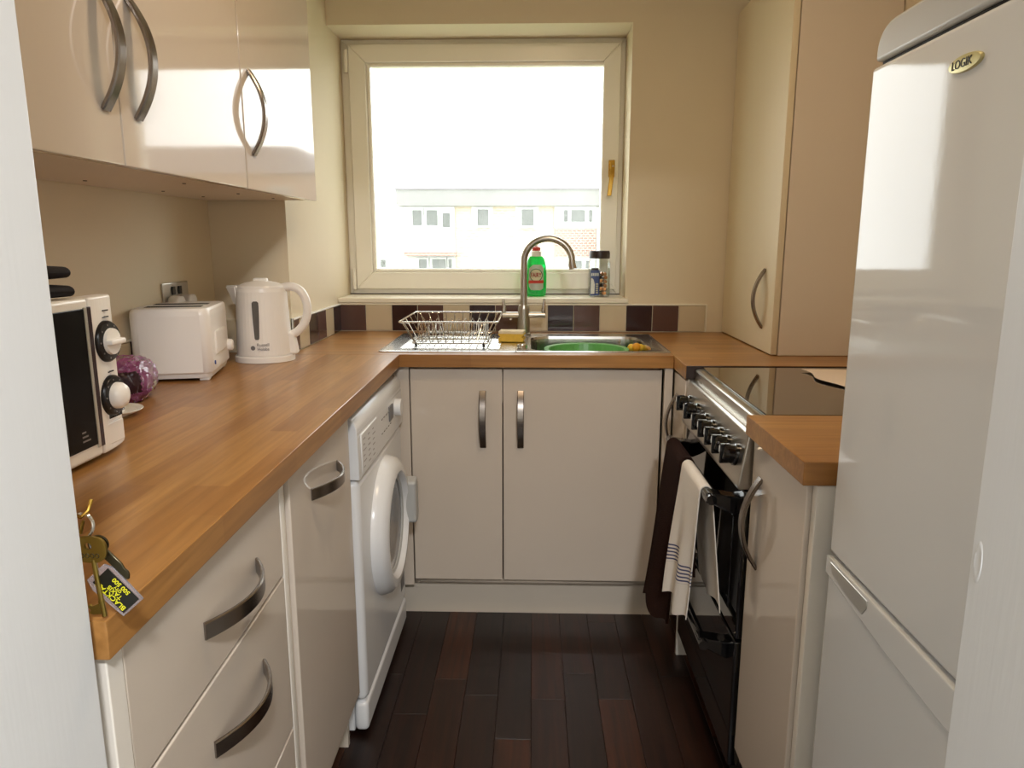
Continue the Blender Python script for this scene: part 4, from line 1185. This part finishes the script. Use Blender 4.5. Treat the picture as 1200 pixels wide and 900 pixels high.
b = BM(); tube(b, [(-0.79, 0.97, 1.2235), (-0.765, 1.02, 1.232), (-0.745, 1.06, 1.230), (-0.728, 1.085, 1.2185)], 0.003, 8); add('loop', b, M['navy'], g2)

# purple packet
from mathutils import noise as mnoise
b = BM()
bmesh.ops.create_icosphere(b, subdivisions=5, radius=1.0)
sgn = lambda q, e_: math.copysign(abs(q)**e_, q)
for v in b.verts:
    c0 = v.co.copy()
    p = Vector((sgn(c0.x, .72)*0.056, sgn(c0.y, .6)*0.088, sgn(c0.z, .7)*0.046))
    w = Vector((c0.x*1.2, c0.y*2.2, c0.z*1.2))
    nn = (0.5 - abs(mnoise.noise(w*1.7)))*0.012 + (0.4 - abs(mnoise.noise(w*3.9 + Vector((3, 1, 7)))))*0.006
    p += c0*nn
    p.z *= 1 - 0.22*max(0.0, c0.y)          # slumps towards the far end
    p.z = max(p.z, -0.0452)
    v.co = Matrix.Translation((-0.912, 1.568, WT+0.0465)) @ Matrix.Rotation(R(14), 4, 'Z') @ p
for f_ in b.faces:
    c0 = f_.calc_center_median()
    if -0.9 < c0.x and 1.485 < c0.y < 1.518 and WT+0.028 < c0.z < WT+0.075: f_.material_index = 1
    if -0.9 < c0.x and 1.575 < c0.y < 1.61 and WT+0.012 < c0.z < WT+0.04: f_.material_index = 2
tag(add('food_packet', b, [M['purple'], M['purple_dark'], M['label_silver']], ang=30), 'crinkled purple plastic food packet between the microwave and toaster', 'packet')

# saucer with small pot behind the microwave
sa = thing('saucer', 'small white saucer behind the right end of the microwave', 'saucer', (-0.850, 1.412, WT))
b = BM(); lathe(b, [(0.026, 0.0005), (0.028, 0.004), (0.045, 0.008), (0.056, 0.014), (0.0555, 0.0155), (0.044, 0.0105), (0.025, 0.007), (0.0, 0.0065)], (-0.850, 1.412, WT), 40); add('dish', b, M['white'], sa)
po2 = thing('small_pot', 'small white pot with a blue patch on the saucer', 'pot', (-0.856, 1.405, WT+0.007))
b = BM(); lathe(b, [(0.028, 0.0072), (0.030, 0.012), (0.024, 0.03), (0.018, 0.052), (0.014, 0.058), (0.0, 0.06)], (-0.856, 1.405, WT), 30); add('body', b, M['white'], po2)
b = BM()
rows = [[(-0.856 + rr*math.cos(a), 1.405 + rr*math.sin(a), WT+zz) for a in [R(-70 + 12*k) for k in range(6)]] for rr, zz in ((0.0262, 0.026), (0.0225, 0.038))]
loft(b, rows, closed=False); bmesh.ops.solidify(b, geom=b.faces[:], thickness=0.0006); add('blue_patch', b, M['blue'], po2)
for zz, rr in ((0.0150, 0.0297), (0.0205, 0.0278)):
    b = BM(); tube(b, [(-0.856 + rr*math.cos(2*math.pi*k/28), 1.405 + rr*math.sin(2*math.pi*k/28), WT+zz) for k in range(28)], 0.0008, 6, True); add('grey_band', b, M['mid_grey'], po2)

# ------------------------------------------------------------------ keys on a brass hook
KYY = 0.6225
def kz(z): return z + 0.010
hk = thing('cup_hook', 'small brass hook on the kitchen side of the left door frame', 'hook', (-0.418, 0.597, 1.0))
b = BM(); tube(b, [(-0.4165, 0.5968, 1.0225), (-0.4165, 0.610, 1.0205), (-0.4165, 0.6165, 1.013), (-0.416, 0.6225, 1.0085), (-0.413, 0.630, 1.0125), (-0.411, 0.634, 1.022)], 0.0017, 8)
add('stem', b, M['brass'], hk)
b = BM(); lathe(b, [(0.006, 0), (0.006, 0.0012), (0, 0.0014)], (-0.4165, 0.597, 1.0225), 14, (0, 1, 0)); add('flange', b, M['brass'], hk)
kg = thing('key_bunch', 'bunch of keys with a black and yellow taxi tag hanging at the left door frame', 'keys', (-0.418, KYY, 0.98))
rcx, rcz = -0.4185, 0.9985
ringp = [(rcx + 0.0118*math.cos(a), KYY + 0.004*math.sin(a+0.5), rcz + 0.0118*math.sin(a)) for a in [2*math.pi*k/32 for k in range(32)]]
b = BM(); tube(b, ringp, 0.0011, 8, True)
tube(b, [(p[0], p[1]+0.0018, p[2]) for p in ringp], 0.0011, 8, True); add('split_ring', b, M['chrome'], kg)
def flat_ring(bm, outer_pts, hole_c, hole_r, y0, y1):
    """flat key bow with a hole: strips between outline and hole"""
    n = len(outer_pts)
    hole = [(hole_c[0] + hole_r*math.cos(math.atan2(p[1]-hole_c[1], p[0]-hole_c[0])), hole_c[1] + hole_r*math.sin(math.atan2(p[1]-hole_c[1], p[0]-hole_c[0]))) for p in outer_pts]
    L3 = lambda pts, y: [(p[0], y, p[1]) for p in pts]
    loft(bm, [L3(hole, y0), L3(outer_pts, y0), L3(outer_pts, y1), L3(hole, y1), L3(hole, y0)])
# long mortice key
kx = -0.4065; bz_ = 0.980
b = BM()
outl = [(kx + 0.0158*math.copysign(abs(math.cos(a))**0.75, math.cos(a)), bz_ + 0.0128*math.copysign(abs(math.sin(a))**0.8, math.sin(a))) for a in [2*math.pi*k/28 for k in range(28)]]
flat_ring(b, outl, (kx-0.001, bz_+0.0035), 0.0034, KYY-0.0075, KYY-0.0048)
mk = add('mortice_key', b, M['old_brass'], kg)
b = BM(); tube(b, [(kx+0.002, KYY-0.006, bz_-0.010), (kx+0.0045, KYY-0.006, 0.935), (kx+0.0065, KYY-0.006, 0.9135)], 0.0023, 12)
lathe(b, [(0.0029, 0), (0.0029, 0.003)], (kx+0.0050, KYY-0.006, 0.927), 12); add('shank', b, M['old_brass'], mk)
b = BM(); prism(b, [(kx+0.004, 0.9155), (kx-0.004, 0.915), (kx-0.0075, 0.9165), (kx-0.0055, 0.9195), (kx-0.0085, 0.9225), (kx-0.0065, 0.9255), (kx-0.004, 0.9235), (kx+0.003, 0.9265)], KYY-0.0072, KYY-0.0048, 'y', 0.0003, 1); add('bit', b, M['old_brass'], mk)
b = BM()
for k in range(4):
    ringm = [(kx - 0.0072 + k*0.0047 + 0.0017*math.cos(a), KYY-0.0076, bz_-0.0058 + 0.0021*math.sin(a)) for a in [2*math.pi*q/12 for q in range(12)]]
    tube(b, ringm, 0.0004, 5, True)
add('stamped_mark', b, M['dark_metal'], mk)
# dark cylinder key behind
def rot2(p, c, ang):
    ca, sa_ = math.cos(ang), math.sin(ang)
    return (c[0] + p[0]*ca - p[1]*sa_, c[1] + p[0]*sa_ + p[1]*ca)
b = BM(); c0 = (-0.4005, 0.9835)
outl = [rot2((0.0095*math.cos(a), 0.0088*math.sin(a)), c0, 0) for a in [2*math.pi*k/24 for k in range(24)]]
flat_ring(b, outl, (c0[0]-0.004, c0[1]+0.002), 0.003, KYY-0.0035, KYY-0.0012)
ck2 = add('cylinder_key', b, M['dark_metal'], kg)
b = BM(); ang = R(-48)
prism(b, [rot2(p, (c0[0]+0.003, c0[1]-0.006), ang) for p in ((0, -0.0042), (0.034, -0.0042), (0.036, -0.002), (0.033, 0.0015), (0.030, 0.003), (0.026, 0.0025), (0.021, 0.0042), (0.0, 0.0042))], KYY-0.0035, KYY-0.0012, 'y', 0.0003, 1); add('blade', b, M['dark_metal'], ck2)
# second bow seen edge-on near the ring
b = BM(); prism(b, [(-0.424, 0.99), (-0.4195, 1.003), (-0.4172, 1.0025), (-0.421, 0.989)], KYY+0.006, KYY+0.008, 'y', 0.0004, 1); add('small_key', b, M['old_brass'], kg)
# taxi tag
tagc = (-0.3875, 0.9385); ta = R(-48)
cor = [rot2((p[0]*1.22, p[1]*1.18), tagc, ta) for p in ((-0.021, 0.0085), (-0.021, -0.0115), (-0.012, -0.0145), (0.0185, -0.0125), (0.0185, 0.0105), (-0.014, 0.0125))]
b = BM(); prism(b, cor, KYY-0.0045, KYY-0.0015, 'y', 0.0006, 1); tg = add('tag', b, M['tag_clear'], kg)
b = BM(); prism(b, [rot2((p[0]*1.22, p[1]*1.18), tagc, ta) for p in ((-0.0165, 0.0095), (-0.0165, -0.0085), (0.0165, -0.0095), (0.0165, 0.0088))], KYY-0.0052, KYY-0.0046, 'y'); add('tag_card', b, M['tag'], tg)
ux = Vector((-math.cos(ta), 0, -math.sin(ta))); uy = Vector((math.sin(ta)*1.0, 0, -math.cos(ta)))
for ln_, off, sz in (('BLACKTAX', -0.0062, 0.0064), ('TAXIS', -0.0014, 0.0056), ('CITY', 0.0023, 0.0034), ('500 500', 0.0062, 0.0056)):
    p_ = rot2((0.0005, off*1.18), tagc, ta)
    text('tag_lettering', ln_, sz*1.1, basis((p_[0], KYY-0.0053, p_[1]), ux, uy), M['yellow_ink'], tg, 0.0002, bold=0.0001)
b = BM(); tube(b, [(-0.4095, KYY-0.003, 0.9905), (-0.405, KYY-0.003, 0.972), (-0.4035, KYY-0.003, 0.957)], 0.0012, 8); add('tag_strap', b, M['tag_clear'], kg)

# ================================================================== OUTSIDE
b = BM(); box(b, -60, 60, 6, 120, -8.2, -8.0)
struct('ground_outside', b, M['grass'], 'distant ground below the window', 'ground')
HY = 40.0
ho = thing('apartment_block', 'pale brick flat-roofed block of flats seen through the window', 'building', (0.5, HY+3, -8.0))
def hpart(name, x0, x1, z0, z1, y0, y1, m, parent=None, bev=0.0):
    b = BM(); box(b, x0, x1, y0, y1, z0, z1, bev); return add(name, b, m, parent or ho, smooth=False)
hpart('wall', -7.0, 9.5, -8.0, 3.12, HY, HY+7, M['h_brick'])
hpart('fascia', -7.35, 9.9, 3.12, 3.95, HY-0.35, HY+7.3, M['h_fascia'])
hpart('roof_edge', -7.4, 10.0, 3.95, 4.03, HY-0.42, HY+7.4, M['h_cap'])
hpart('cladding_bay', -7.05, -4.25, 0.70, 3.10, HY-0.12, HY, M['h_white'])
hpart('white_surround', -3.35, -2.2, 1.95, 3.10, HY-0.05, HY, M['h_white'])
hpart('white_surround', -1.0, 0.25, 1.95, 3.10, HY-0.05, HY, M['h_white'])
hpart('white_surround', 1.1, 3.35, 1.95, 3.10, HY-0.12, HY, M['h_white'])
hpart('tile_hanging', 1.15, 3.32, 0.40, 1.95, HY-0.10, HY, M['h_tile'])
hpart('white_panel', 3.38, 3.75, -2.0, 3.10, HY-0.08, HY, M['h_white'])
hpart('canopy', -6.95, -4.15, 0.50, 0.70, HY-0.7, HY, M['h_tile'])
hpart('white_base', -7.05, -4.25, -0.45, 0.50, HY-0.10, HY, M['h_white'])
hpart('white_base', 1.15, 3.32, -0.6, 0.40, HY-0.10, HY, M['h_white'])
def hwin(x0, x1, z0, z1, y=HY-0.12):
    b = BM(); frame_ring(b, x0-0.09, x1+0.09, z0-0.09, z1+0.09, 0.09, y-0.06, y+0.02, 0.0)
    w = add('window', b, M['h_white'], ho, smooth=False)
    b = BM(); box(b, x0, x1, y-0.02, y+0.01, z0, z1); add('window_pane', b, M['h_glass'], w, smooth=False)
hwin(-3.02, -2.42, 2.08, 2.94); hwin(-0.66, 0.0, 2.08, 2.94)
hwin(-6.5, -6.0, 2.1, 2.9, HY-0.16); hwin(-5.75, -5.15, 2.1, 2.9, HY-0.16); hwin(-4.88, -4.48, 2.0, 2.75, HY-0.16)
hwin(1.6, 1.8, 2.28, 2.9, HY-0.16); hwin(1.98, 2.72, 2.28, 2.9, HY-0.16); hwin(2.92, 3.1, 2.28, 2.9, HY-0.16)
hwin(-6.22, -5.78, -0.25, 0.32, HY-0.14); hwin(-5.5, -4.75, -0.25, 0.32, HY-0.14); hwin(-4.62, -4.42, -0.25, 0.32, HY-0.14)
hwin(1.9, 2.6, -0.5, 0.25, HY-0.14); hwin(2.8, 3.0, -0.5, 0.25, HY-0.14)
h2 = thing('distant_house', 'very pale house far off at the left of the window view', 'building', (-13, 62, -8.0))
b = BM(); prism(b, [(-18, -8.0), (-11.6, -8.0), (-11.6, 0.6), (-14.8, 1.4), (-18, 0.6)], 60, 66, 'y'); add('wall', b, M['h_white'], h2, smooth=False)
for z in (-1.0, -0.1, 0.0):
    pass
for x_, z_ in ((-12.3, -1.7), (-12.3, -0.5), (-13.0, -0.5)):
    b = BM(); box(b, x_-0.2, x_+0.2, 59.95, 60.02, z_-0.3, z_+0.3); add('window', b, M['h_glass'], h2, smooth=False)

nb = thing('neighbouring_block', 'taller brown brick block of flats beyond the right of the window view', 'building', (17, HY+4, -8.0))
b = BM(); box(b, 10.6, 26.0, HY+1, HY+8, -8.0, 4.9); add('wall', b, M['nb_brick'], nb, smooth=False)
b = BM(); prism(b, [(10.2, 4.9), (26.4, 4.9), (25.0, 6.3), (11.6, 6.3)], HY+0.6, HY+8.4, 'y'); add('roof', b, M['h_cap'], nb, smooth=False)
for k in range(5):
    for z_ in (0.2, 2.9):
        b = BM(); x_ = 12.0 + k*2.8; frame_ring(b, x_, x_+1.4, z_, z_+1.3, 0.09, HY+0.92, HY+1.01, 0.0); w = add('window', b, M['h_white'], nb, smooth=False)
        b = BM(); box(b, x_+0.09, x_+1.31, HY+0.96, HY+1.005, z_+0.09, z_+1.21); add('window_pane', b, M['h_glass'], w, smooth=False)
